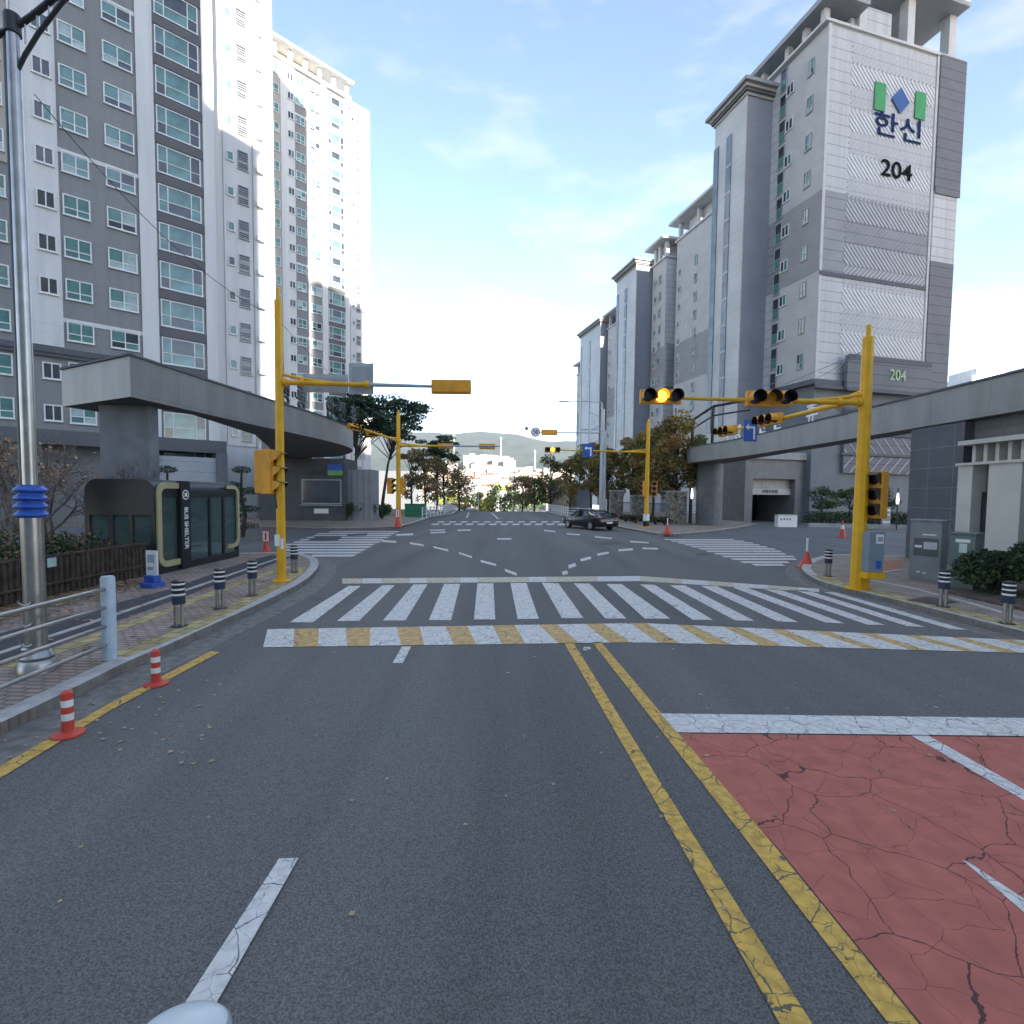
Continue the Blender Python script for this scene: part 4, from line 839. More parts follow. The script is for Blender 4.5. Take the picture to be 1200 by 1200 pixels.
def sig_v(parent, loc, rz, s=1.0):
    r = empty('signal_head', loc, rz); r.parent = parent
    b = MB(); b.box(-.2 * s, .2 * s, 0, .3 * s, -.58 * s, .58 * s, sig_orange); b.build('housing', r, bevel=.02)
    for k in range(3):
        z = (.38 - .38 * k) * s
        b = MB(); b.tube([(0, 0, z), (0, -.02, z)], .13 * s, lens_dark, 18); b.build('lens', r)
        v = MB(); v.poly([(-.16 * s, 0, z + .17 * s), (.16 * s, 0, z + .17 * s), (.16 * s, -.3 * s, z + .10 * s), (-.16 * s, -.3 * s, z + .10 * s)], black_p)
        for e in (-1, 1): v.poly([(e * .16 * s, 0, z + .17 * s), (e * .16 * s, -.3 * s, z + .10 * s), (e * .16 * s, -.2 * s, z - .02 * s), (e * .16 * s, 0, z - .15 * s)], black_p if e > 0 else sig_orange)
        v.build('visor', r)
    return r
def pole(loc, H, r0, r1, label, base_z=KH, tip=True):
    r = empty('traffic_pole', (loc[0], loc[1], base_z), 0, label, 'traffic light pole', 'yellow traffic light poles')
    b = MB(); b.lathe((0, 0, 0), [(r0, 0), (r1, H - .35), (r1 * .95, H - .3), (r1 * .5, H - .28), (r1 * .45, H)], sig_yellow, 8); b.build('pole', r)
    b = MB(); b.lathe((0, 0, 0), [(r0 + .12, 0), (r0 + .12, .03), (r0, .04)], sig_yellow, 16); b.build('base_flange', r)
    return r
def arm(parent, p0, p1, r0=.06, r1=.035, brace=True, two=None):
    b = MB(); p0, p1 = Vector(p0), Vector(p1); mid = p0.lerp(p1, .45)
    b.tube([p0, mid], [r0, r0 * .85], sig_yellow, 12); b.tube([mid, p1], [r0 * .8, r1], two or sig_yellow, 12)
    for f in (.03, .12, .45): c = p0.lerp(p1, f); d = (p1 - p0).normalized(); b.tube([c - d * .05, c + d * .05], r0 * 1.5, sig_yellow, 10)
    if brace: b.tube([p0 + Vector((0, 0, .22)), p0.lerp(p1, .12) + Vector((0, 0, .1)), p0.lerp(p1, .3)], r0 * .6, sig_yellow, 8)
    return b.build('arm', parent, True)
# near left
q = G(330, 681, KH); P1 = pole(q, 7.6, .125, .10, 'near left yellow traffic pole with horizontal arm, stickers on its shaft'); q = P1.location
def loc_of(P, px, py, y): v = at(px, py, y); return (v.x - P.location.x, v.y - P.location.y, v.z - P.location.z)
a0 = loc_of(P1, 330, 448, q.y); a1 = loc_of(P1, 552, 459, q.y + .5)
arm(P1, (0, 0, a0[2]), (a1[0], .5, a0[2] + .02), .07, .03, two=galv)
sx = loc_of(P1, 529, 457, q.y + .4); sig_h(P1, (sx[0], .45, a0[2] + .0), rad(180), 3)
b = MB(); u0, u1 = loc_of(P1, 353, 437, q.y + .3), loc_of(P1, 406, 459, q.y + .3); b.box(u0[0], u1[0], .42, .45, u1[2], u0[2], galv); b.box(u0[0] + .12, u1[0] - .1, .39, .417, u1[2] + .3, u0[2] - .1, mat('sign_back', (.30, .33, .36), .5)); b.build('sign_panel', P1)
b = MB(); u0, u1 = loc_of(P1, 407, 424, q.y + .3), loc_of(P1, 436, 461, q.y + .3); b.box(u0[0], u1[0], .42, .45, u1[2], u0[2], galv); b.box(u0[0] + .08, u1[0] - .08, .39, .417, u1[2] + .2, u0[2] - .1, MATS['sign_back']); b.build('sign_panel', P1)
z = loc_of(P1, 316, 553, q.y)[2]; sig_v(P1, (-.12, -.02, z), rad(75), 1.0); b = MB(); b.box(-.62, -.16, -.13, .22, z - .56, z + .56, sig_orange); b.box(-.3, .1, -.03, .03, z + .3, z + .36, sig_orange); b.build('signal_housing', P1, bevel=.02)
b = MB(); b.tube([(-.05, -.2, z - .6), (.0, -.22, z - .95)], .02, black_p, 6); b.build('cable', P1)
z = loc_of(P1, 330, 634, q.y)[2]; b = MB(); b.box(-.11, .02, -.135, -.125, z - .12, z + .18, white_p); b.box(.04, .12, -.125, -.118, z - .2, z + .08, white_p); b.build('sticker', P1)
# near right
q = G(1004, 690, KH); P2 = pole(q, 6.75, .17, .13, 'near right yellow traffic pole with two arms and a control box'); q = P2.location
az = loc_of(P2, 1010, 472, q.y)[2]; e = loc_of(P2, 753, 468, q.y)
arm(P2, (0, 0, az), (e[0], 0, az + .08), .075, .03)
s1 = loc_of(P2, 901, 472, q.y - .1); sig_h(P2, (s1[0], -.16, az + .06), 0, 3, dim=1, s=1.08); s1 = loc_of(P2, 774, 469, q.y - .1); sig_h(P2, (s1[0], -.16, az + .08), 0, 3, lit=1, s=.98)
arm(P2, (0, 0, az + .12), (-.55, 8.2, az + .15), .075, .03)
sig_h(P2, (-.55, 3.9, az + .12), rad(-80), 3); sig_h(P2, (-.7, 6.9, az + .12), rad(-80), 3)
b = MB(); v = loc_of(P2, 884, 493, 18.6); b.box(-.25, .25, -.02, .0, -.38, .38, blue_p); sg = b.build('road_sign', P2); sg.location = (-.62, 5.0, az - .1); sg.rotation_euler = (0, 0, rad(10))
def arrow(parent, s, y):
    b = MB(); P = lambda pts: [(x * s, y, z * s) for x, z in pts]
    b.poly(P([(.10, -.30), (.18, -.30), (.18, .08), (.10, .08)]), white_p); b.poly(P([(-.08, .08), (.18, .08), (.18, .16), (-.08, .16)]), white_p); b.poly(P([(-.2, .12), (-.08, 0), (-.08, .24)]), white_p); return b.build('arrow_symbol', parent)
arrow(sg, 1.0, -.024)
z = loc_of(P2, 1026, 580, q.y)[2]; sig_v(P2, (.30, -.02, z), rad(-60), 1.05)
b = MB(); z0, z1 = loc_of(P2, 1012, 668, q.y)[2], loc_of(P2, 1012, 622, q.y)[2]; b.box(-.02, .36, -.42, -.14, z0, z1, mat('cabinet_grey_blue', (.20, .25, .29), .5, .1, 3)); b.box(.14, .33, -.435, -.423, z1 - .3, z1 - .06, white_p); b.box(.17, .30, -.45, -.437, z1 - .24, z1 - .12, galv); b.box(.16, .30, -.43, -.423, z0 + .1, z0 + .3, blue_p); b.build('control_box', P2, bevel=.01)
b = MB(); b.prism([(-.06, -.46), (.40, -.46), (.40, -.1), (-.06, -.1)], z0 - .16, z0 - .004, sig_yellow); b.box(-.05, .2, -.2, .0, z0 - .45, z0 - .163, sig_yellow); b.build('box_bracket', P2)
# far left
q = G(467, 616.5, KH); P3 = pole(q, 8.3, .19, .13, 'far left yellow traffic pole by the pines'); q = P3.location
az = loc_of(P3, 467, 520, q.y)[2]; e = loc_of(P3, 586, 526, q.y)
arm(P3, (0, 0, az - .15), (e[0], 0, az - .1), .08, .05, two=galv); sig_h(P3, (loc_of(P3, 524, 0, q.y)[0], .2, az - .12), rad(180), 3, s=1.05); sig_h(P3, (loc_of(P3, 575, 0, q.y)[0], .2, az - .12), rad(180), 3, s=1.08)
arm(P3, (0, 0, az + .2), (-.9, -8, az + .25), .08, .05); sig_h(P3, (-.75, -4.0, az + .25), rad(70), 3); sig_h(P3, (-.95, -7.0, az + .25), rad(70), 3)
sig_v(P3, (-.5, .1, 2.9), rad(60), 1.0); sig_v(P3, (.35, .1, 2.9), rad(90), 1.0)
# far right
q = G(757, 618, KH); P4 = pole(q, 8.1, .19, .14, 'far right yellow traffic pole with a lit amber signal and blue arrow sign'); q = P4.location
az = loc_of(P4, 757, 530, q.y)[2]; e = loc_of(P4, 650, 529, q.y); arm(P4, (0, 0, az), (e[0], 0, az + .1), .08, .04)
sig_h(P4, (loc_of(P4, 655, 0, q.y)[0], -.16, az + .1), 0, 3, lit=1, s=1.1)
b = MB(); b.box(-.38, .38, -.02, .02, -.5, .5, blue_p); sg = b.build('road_sign', P4); sg.location = (loc_of(P4, 698.5, 0, q.y)[0], -.12, az + .08); arrow(sg, 1.4, -.024)
sig_v(P4, (.55, 0, loc_of(P4, 764, 573, q.y)[2]), rad(-20), 1.0); sig_v(P4, (-.35, .1, 2.9), rad(-90), 1.0)
b = MB(); b.lathe((0, 0, 0), [(.235, .1), (.235, .5)], black_p, 14); b.lathe((0, 0, 0), [(.24, .5), (.24, 1.0)], white_p, 14); b.build('pole_wrap', P4)

# grey lamp and camera gantry posts on the right
q = at(705, 600, 54); gl = empty('camera_post', (q.x, 54, .1), 0, 'tall grey post with round speed sign and yellow signal on a long arm', 'street lamp'); 
b = MB(); b.lathe((0, 0, 0), [(.22, 0), (.2, 5), (.14, 11.4)], galv, 14); b.build('pole', gl, True)
zz = at(663, 508, 54).z; b = MB(); b.tube([(0, 0, zz), (at(622, 507, 54).x - q.x, 0, zz)], .06, galv, 8); b.tube([(0, 0, zz + 1.2), (-1.4, 0, zz + .1)], .04, galv, 8); b.build('arm', gl, True)
s = sig_h(gl, (at(651, 0, 54).x - q.x, .2, zz), rad(180), 3, s=1.6)
b = MB(); b.tube([(0, -.06, 0), (0, 0, 0)], .5, mat('sign_navy_rim', (.05, .06, .14), .5), 28); b.tube([(0, -.075, 0), (0, -.062, 0)], .4, white_p, 28); rs = b.build('speed_sign', gl); rs.location = (at(634, 0, 54).x - q.x, -.08, zz)
text_obj('speed_number', '50', .55, MATS['sign_black'], rs, (0, -.08, 0), R90, .004, 1, .01)
b = MB(); b.box(-.15, .15, -.3, .3, .25, .5, dark_metal); b.tube([(0, 0, 0), (0, 0, .3)], .03, galv, 6); cbx = b.build('camera', gl); cbx.location = (at(623, 0, 54).x - q.x, 0, zz)
def far_lamp(px, y, ztop, xarm, label):
    q = at(px, 600, y); r = empty('street_lamp', (q.x, y, gz(y)), 0, label, 'street lamp', 'grey street lamps'); z = ztop - gz(y)
    b = MB(); b.lathe((0, 0, 0), [(.14, 0), (.11, z * .5), (.07, z)], galv, 10); b.build('pole', r, True)
    b = MB(); b.tube([(0, 0, z), (xarm * .5, 0, z + .15), (xarm, 0, z + .12)], .045, galv, 8); b.build('arm', r, True); b = MB(); b.obox((xarm * 1.12, 0, z + .1), (xarm * .14, 0, 0), (0, .14, 0), (0, 0, .06), galv); b.build('lantern', r)
    b = MB(); b.tube([(0, 0, z - 1.6), (xarm * .45, 0, z - .9)], .035, galv, 8); b.build('brace', r)
far_lamp(703, 56, at(703, 472, 56).z, -3.7, 'grey street lamp whose arm reaches left above the speed sign')
far_lamp(708, 50, at(708, 505, 50).z, -1.9, 'lower grey lamp beside the blue arrow sign')
far_lamp(560.5, 150, 4.5, -1.5, 'thin street lamp down the hill in the middle of the road')

# kiosk -------------------------------------------------------------------
kp = G(191, 682, KH); KZ = KH; kx, ky = -9.95, 14.25
ks = empty('bus_shelter', (kx, ky, KZ), 0, 'black glazed bus shelter with pale gold rounded frames', 'bus shelter')
kblack = mat('kiosk_black', (.016, .017, .02), .35, .15, 2, spec=.5); gold = mat('kiosk_gold', (.40, .36, .20), .45, .08, 3)
glass = bpy.data.materials.new('clear_glass'); glass.use_nodes = True; gb2 = glass.node_tree.nodes['Principled BSDF']; gb2.inputs['Base Color'].default_value = (.08, .13, .125, 1); gb2.inputs['Roughness'].default_value = .03; gb2.inputs['Alpha'].default_value = .5
KL_, KW, KHt = 4.35, 1.95, 2.68
b = MB(); pr = [(-KW, .25)] + [(-KW + .35 - .35 * math.cos(t), KHt - .35 + .35 * math.sin(t)) for t in [math.pi / 2 * k / 6 for k in range(7)]] + [(-.35 + .35 * math.sin(t), KHt - .35 + .35 * math.cos(t)) for t in [math.pi / 2 * k / 6 for k in range(7)]] + [(0, KHt - .5), (-KW, KHt - .5)]
k0 = len(b.v); n = len(pr[1:]); P_ = pr[1:]; i_ = b.m(kblack)
b.v += [(x, 0, z) for x, z in P_] + [(x, KL_, z) for x, z in P_]
b.f.append(tuple(range(n))); b.mi.append(i_); b.f.append(tuple(range(2 * n - 1, n - 1, -1))); b.mi.append(i_)
for a in range(n): c_ = (a + 1) % n; b.f.append((a, n + a, n + c_, c_)); b.mi.append(i_)
b.build('roof', ks, True)
b = MB(); b.box(-KW, 0, 0, KL_, 0, .22, kblack)
for x, y in ((-KW, 0), (-.12, 0), (-KW, KL_ - .12), (-.12, KL_ - .12), (-1.3, 0), (-.75, 0), (-.12, .98)): b.box(x, x + .12, y + .003, y + .12, .22, KHt - .5, kblack)
b.box(-KW, 0, .01, .1, .22, .5, kblack); b.box(-KW, -KW + .05, 0, KL_, .22, 1.0, kblack); b.box(-.02, .10, .98, 1.42, 0.05, KHt - .02, kblack); b.box(-.06, .0, 2.55, 2.66, .22, KHt - .5, kblack); b.box(-.06, .0, 3.35, 3.47, .22, KHt - .5, kblack); b.box(-KW - .01, -.005, -.012, .13, KHt - 1.0, KHt - .505, kblack); b.box(-KW + .13, -.13, .02, .1, .503, .85, kblack); b.build('frame', ks)
b = MB(); b.box(-KW + .12, -.12, .04, .05, .5, KHt - .5, glass); b.box(-.05, -.04, .12, KL_ - .12, .22, KHt - .5, glass); b.box(-KW + .02, -KW + .03, .12, KL_ - .12, 1.0, KHt - .5, glass); b.box(-KW + .12, -.12, KL_ - .05, KL_ - .04, .5, KHt - .5, glass); b.build('glazing', ks)
def rrect(y0, y1, z0, z1, w, R, sides):
    b = MB(); pts_o, pts_i = [], []
    def corner(cy, cz, a0, rad_): return [(cy + rad_ * math.cos(t), cz + rad_ * math.sin(t)) for t in [a0 + math.pi / 2 * k / 6 for k in range(7)]]
    if sides == 'L': o_ = [(y1, z1)] + corner(y0 + R, z1 - R, math.pi / 2, R) + corner(y0 + R, z0 + R, math.pi, R) + [(y1, z0)]; i2 = [(y1, z1 - w)] + corner(y0 + R, z1 - R, math.pi / 2, R - w) + corner(y0 + R, z0 + R, math.pi, R - w) + [(y1, z0 + w)]
    else: o_ = [(y0, z0)] + corner(y1 - R, z0 + R, -math.pi / 2, R) + corner(y1 - R, z1 - R, 0, R) + [(y0, z1)]; i2 = [(y0, z0 + w)] + corner(y1 - R, z0 + R, -math.pi / 2, R - w) + corner(y1 - R, z1 - R, 0, R - w) + [(y0, z1 - w)]
    for a in range(len(o_) - 1):
        for x in (.055, -.01): b.poly([(x, *o_[a]), (x, *o_[a + 1]), (x, *i2[a + 1]), (x, *i2[a])], gold)
        b.poly([(-.01, *o_[a]), (-.01, *o_[a + 1]), (.055, *o_[a + 1]), (.055, *o_[a])], gold); b.poly([(-.01, *i2[a]), (-.01, *i2[a + 1]), (.055, *i2[a + 1]), (.055, *i2[a])], gold)
    b.build('gold_frame', ks)
rrect(.04, .98, .18, KHt - .08, .17, .36, 'L'); rrect(3.5, KL_ - .02, .38, KHt - .1, .13, .34, 'R')
text_obj('lettering', 'BUS SHELTER', .24, white_p, ks, (.105, 1.2, 1.25), (0, rad(90), rad(0)), .003, .9, .006).rotation_euler = Matrix(((0, 0, 1), (0, 1, 0), (-1, 0, 0))).to_euler()
b = MB(); b.tube([(.101, 1.2, 2.25), (.108, 1.2, 2.25)], .15, white_p, 24); b.tube([(.108, 1.2, 2.25), (.112, 1.2, 2.25)], .115, kblack, 24); b.box(.112, .116, 1.14, 1.26, 2.19, 2.31, white_p); b.build('logo', ks)
b = MB(); b.box(-1.6, -.9, 1.2, 3.6, .45, .5, mat('bench_grey', (.3, .3, .3), .6)); b.box(-1.55, -1.5, 1.3, 1.4, .2, .45, dark_metal); b.box(-1.55, -1.5, 3.4, 3.5, .2, .45, dark_metal); b.build('bench', ks)
b = MB(); b.box(-1.9, -1.88, .7, 3.9, 1.2, 1.9, mat('shelter_poster', (.20, .28, .27), .6)); b.build('rear_panel', ks)
# standing banner
q = G(179, 688, KH); sbn = empty('standing_banner', (q.x, q.y, KH), rad(-15), 'white notice board on a blue water base beside the bus shelter', 'sign')
b = MB(); b.box(-.2, .2, -.18, .18, 0, .12, blue_p); b.box(-.16, .16, -.1, .1, .12, .3, blue_p); b.build('base', sbn, bevel=.02)
b = MB(); b.box(-.17, .17, -.02, .02, .3, .9, white_p); b.box(-.12, .1, -.024, -.021, .6, .8, gl_pale); b.box(-.12, .06, -.024, -.021, .42, .5, galv); b.build('board', sbn)
# log fence
lf = empty('log_fence', (-10.15, 14.1, KH), 0, 'dark brown picket fence of logs along the left planting', 'fence'); b = MB(); random.seed(4)
logm = mat('dark_logs', (.055, .038, .028), .9, .35, 6, .5)
for k in range(66):
    y = -.05 - k * .145; h = random.uniform(.82, .95); b.tube([(random.gauss(0, .01), y, 0), (0, y, h)], [.058, .055], logm, 8)
b.build('picket', lf); b = MB(); b.tube([(.0, 0, .9), (0, -9.1, .9)], .04, logm, 8); b.tube([(.06, 0, .3), (.06, -9.1, .3)], .035, logm, 8); b.build('rail', lf)
q = at(70, 658, 11.1); b = MB(); b.box(-.0, .02, -.14, .14, -.14, .14, dark_metal); b.box(.021, .026, -.11, .11, -.1, .1, mat('plaque', (.35, .5, .45), .5)); o = b.build('fence_plaque', lf); o.location = (.1, 11.1 - 14.1, .78)
# ivy and shrubs behind the fence
for i, (y, s) in enumerate([(12.8, .8), (11.5, .9), (10.2, .9), (8.8, .9)]):
    bush((-11.0, y, .2), .9, .85, .74, L_bush + [L_brown[1]], ['tangled shrub behind the fence next to the shelter', 'second tangled shrub behind the fence', 'tangled shrub behind the lamp post', 'tangled shrub at the left edge behind the fence'][i], 'shrubs behind the log fence', 2600, .05, 50 + i)
# leaf litter
b = MB(); random.seed(11)
for k in range(6500):
    y = random.uniform(4, 13.4); x = -10.1 + abs(random.gauss(0, .5)); 
    if random.random() < .06: x = random.uniform(-10, -5.6); 
    s = random.uniform(.025, .055); a = random.random() * 6.28; z = KH + .012 + random.random() * .03
    b.poly([(x + s * math.cos(a + t), y + s * math.sin(a + t) * .8, z + random.uniform(-.008, .012)) for t in (0, 1.6, 3.1, 4.7)], random.choice(L_brown))
for k in range(120):
    q = G(random.uniform(0, 300), random.uniform(760, 900)); x, y = (q.x, q.y) if random.random() < .6 else (random.uniform(-3, 6), random.uniform(2, 9)); s = random.uniform(.012, .03); a = random.random() * 6
    b.poly([(x + s * math.cos(a + t), y + s * math.sin(a + t), .02 if x > -4.2 else .02 + random.random() * .01) for t in (0, 1.6, 3.1, 4.7)], L_brown[2])
tag(b.build('fallen_leaves'), 'dry brown leaves scattered along the fence and gutter', 'leaves', kind='stuff')

# cones ---------------------------------------------------------------
def cone(px, py, H, w, label, kind, z=KH):
    q = G(px, py, z); r = empty('traffic_cone', (q.x, q.y, z), 0, label, 'traffic cone', 'traffic cones')
    b = MB(); b.box(-w, w, -w, w, 0, .05, red_p); b.build('base', r); b = MB(); 
    if kind == 'tall': b.lathe((0, 0, 0), [(w * .9, .05), (w * .4, .35), (.05, .58)], red_p, 20); b.lathe((0, 0, 0), [(.035, .58), (.035, H)], white_p, 12); b.lathe((0, 0, 0), [(.05, .5), (.05, .56)], white_p, 12)
    elif kind == 'sign': b.lathe((0, 0, 0), [(w * .8, .05), (.07, H * .55)], red_p, 20)
    else: b.lathe((0, 0, 0), [(w * .8, .05), (w * .42, H * .5)], red_p, 20); b.lathe((0, 0, 0), [(w * .42, H * .5), (w * .3, H * .72)], white_p, 20); b.lathe((0, 0, 0), [(w * .3, H * .72), (.02, H)], red_p, 20)
    b.build('cone_body', r, True)
    if kind == 'sign': b = MB(); b.box(-.16, .16, -.02, .02, H * .52, H, red_p); b.box(-.12, .12, -.03, -.021, H * .56, H * .96, white_p); b.box(-.03, .03, -.034, -.031, H * .62, H * .9, red_p); b.build('sign_board', r)
cone(945, 665, 1.05, .27, 'red cone with white rod at the right kerb corner', 'tall', .0); cone(987, 630, 1.1, .25, 'red and white cone before the planter kerb', 'plain', 0); cone(312, 651, 1.0, .25, 'red cone with notice board left of the near yellow pole', 'sign', .0)
cone(466, 618, 1.3, .3, 'red cone with notice board at the foot of the far left pole', 'sign'); cone(782, 626, 1.0, .3, 'red cone with white rod before the tall stone pier', 'tall')
# cabinets
def cab(px, py, w, h, d, rz, label, col, kind):
    q = G(px, py, KH); r = empty('utility_cabinet', (q.x, q.y, KH), rz, label, 'utility cabinet', 'utility cabinets'); mt = mat('cabinet_' + kind, col, .55, .12, 2)
    b = MB(); b.box(0, w, 0, d, .06, h, mt); b.box(-.03, w + .03, -.03, d + .03, h + .003, h + .05, mt); b.box(.02, w - .02, .02, d, 0, .057, conc); b.build('body', r, bevel=.012)
    b = MB()
    if kind == 'grey':
        b.box(.1, w - .06, -.012, -.003, h * .42, h * .72, mat('notice_dark', (.09, .095, .10), .6)); b.box(.13, .3, -.018, -.0125, h * .56, h * .60, white_p); b.box(.34, w - .09, -.018, -.0125, h * .54, h * .66, galv); b.box(.3, w - .12, -.012, -.003, h * .77, h * .79, white_p)
        b.box(.2, .28, -.012, -.003, h * .14, h * .16, white_p); b.box(.34, .42, -.012, -.003, h * .13, h * .15, white_p)
    else: b.box(.12, .42, -.012, -.003, h * .86, h * .92, white_p); b.box(.2, .36, -.012, -.003, h * .68, h * .84, mat('notice_pale', (.5, .58, .54), .6)); b.box(.24, .36, -.012, -.003, h * .2, h * .3, MATS['notice_pale'])
    b.build('notice', r)
cab(1064, 679, .74, 1.72, .5, rad(-58), 'tall grey utility cabinet with a dark notice panel', (.21, .225, .225), 'grey'); cab(1110, 690, .52, 1.45, .5, rad(-58), 'green grey utility cabinet partly hidden by the bush', (.13, .17, .155), 'green')
# boards by the hedge
q = at(945, 620, 44.2); q.z = 0; b = MB(); q2 = at(956, 620, 44.2)
wb = empty('planter_box', (at(935, 0, 43).x, 43, 0), 0, 'white planter box right of the garage portal', 'planter'); b.box(0, 1.6, 0, .6, 0, 1.0, white_p); b.box(-.04, 1.64, -.04, .64, 1.003, 1.06, conc); b.build('box', wb); b = MB()
for k in range(4): b.box(.2 + k * .25, .3 + k * .25, -.02, -.003, .6, .75, black_p)
b.build('slot', wb)
q = at(1038, 620, 42.5); b = MB(); b.box(-.35, .35, 0, .1, .3, 1.8, conc); b.box(-.28, .28, -.03, -.003, 1.45, 1.62, white_p); b.box(-.28, .28, -.03, -.003, 1.1, 1.2, white_p); b.box(-.28, .28, -.03, -.003, .5, .6, white_p); o = b.build('directory_sign'); o.location = (q.x, q.y, 0); tag(o, 'narrow grey directory sign before the hedge', 'sign')
def garden_lamp(px, py, y, label):
    q = at(px, py, y); r = empty('garden_lamp', (q.x, y, 0), 0, label, 'lamp', 'garden lamps'); z = q.z; b = MB(); b.tube([(0, 0, 0), (0, 0, z - .4)], .05, dark_metal, 8); b.tube([(0, 0, z + .5), (0, 0, z + .9)], .05, dark_metal, 8); b.build('post', r)
    b = MB(); b.lathe((0, 0, z - .4), [(.09, 0), (.12, .3), (.06, .9)], mat('lamp_glass', (.8, .82, .82), .3, emit=((1, 1, 1), .25)), 12); b.build('shade', r, True)
garden_lamp(1052, 585, 41, 'garden lamp with white shade left of the tiled pier'); garden_lamp(811, 579, 43, 'garden lamp with white shade beside the right gate pillar')
# white fences
def wfence(pts, label, h=1.05):
    r = empty('pavement_fence', (pts[0][0], pts[0][1], 0), 0, label, 'fence', 'white pavement fences'); o_ = Vector((pts[0][0], pts[0][1], 0)); b = MB(); c = MB(); L = 0
    P = [Vector((x, y, gz(y) + KH)) - o_ for x, y in pts]
    for a, e in zip(P[:-1], P[1:]):
        n = max(1, int((e - a).length / 1.6))
        for k in range(n): p = a.lerp(e, k / n); c.box(p.x - .05, p.x + .05, p.y - .05, p.y + .05, p.z, p.z + h, frame_w)
        for z in (.35, .65, .92): b.tube([a + Vector((0, 0, z)), e + Vector((0, 0, z))], .035, frame_w, 6)
    b.build('rail', r); c.build('posts', r)
fe = at(495, 606, 50); wfence([(fe.x, 50), (-8.0, 60), (-9.0, 76), (-11.5, 110), (-14.5, 160)], 'white railing along the far left pavement')
fe = at(706, 606, 52); wfence([(fe.x, 52.5), (6.3, 58), (5.6, 76), (3.5, 110), (.5, 160)], 'white railing along the far right pavement')
q = at(487, 604, 52); b = MB(); b.box(-1, 1, -.5, .5, 0, 1.25, mat('bin_green', (.03, .20, .10), .5)); b.box(-1.05, 1.05, -.55, .55, 1.253, 1.33, MATS['bin_green']); o = b.build('grit_bin'); o.location = (q.x, 52, KH); tag(o, 'green box at the start of the left white railing', 'box')
# mural board and wall beyond the far fence
q = at(651, 603, 84); q1 = at(661, 603, 84); b = MB(); b.box(q.x - 1.2, q1.x + .8, 84, 84.4, -1, at(651, 562, 84).z, mat('mural', (.45, .36, .28), .8, .35, 2.5)); tag(b.build('sign_board'), 'pale sign board among the far right trees', 'sign')
q = at(662, 603, 86); q1 = at(692, 603, 86); sh = empty('pavilion', (q.x, 86, -.5), 0, 'low grey building with flat roof among the far right trees', 'building'); w = q1.x - q.x
b = MB(); b.box(0, w, 0, 5, 0, 4.6, wall_low); b.build('wall', sh); b = MB(); b.box(-.6, w + .5, -.8, 5.4, 4.603, 5.0, cornice_m); b.build('roof', sh)
# grey column pergola and pipe frame behind the right tree
pf = empty('steel_frame', (0, 0, 0), 0, 'dark steel glazed frame rising behind the right gate canopy', 'frame'); b = MB()
pA, pB, pC = at(812, 492, 46), at(836, 476, 44), at(880, 468, 41)
for p in (pA, pB): b.tube([(p.x, p.y, 0), (p.x, p.y, p.z)], .14, dark_metal, 8)
b.tube([pA, pB, pC], .12, dark_metal, 8); b.tube([pA - Vector((0, 0, .8)), pB - Vector((0, 0, .8)), pC - Vector((0, 0, .8))], .07, dark_metal, 8); b.build('beam', pf)
# cables
def cable(a, c, sag, label):
    b = MB(); pts = [a.lerp(c, t / 16) - Vector((0, 0, sag * 4 * (t / 16) * (1 - t / 16))) for t in range(17)]; b.tube(pts, .007, dark_metal, 5, False); tag(b.build('overhead_cable'), label, 'cable')
cable(at(326, 372, 14.4), at(40, 110, 8.2), .5, 'thin cable from the near left pole up to the lamp post')
cable(at(326, 375, 14.4), at(467, 494, 40.8), .6, 'thin cable from the near left pole to the far left pole')
cable(at(1021, 405, 14), at(905, 458, 40), .4, 'thin cable from the near right pole towards the 204 tower')
cable(at(1021, 408, 14), at(757, 503, 41.9), .3, 'thin cable from the near right pole to the far right pole')

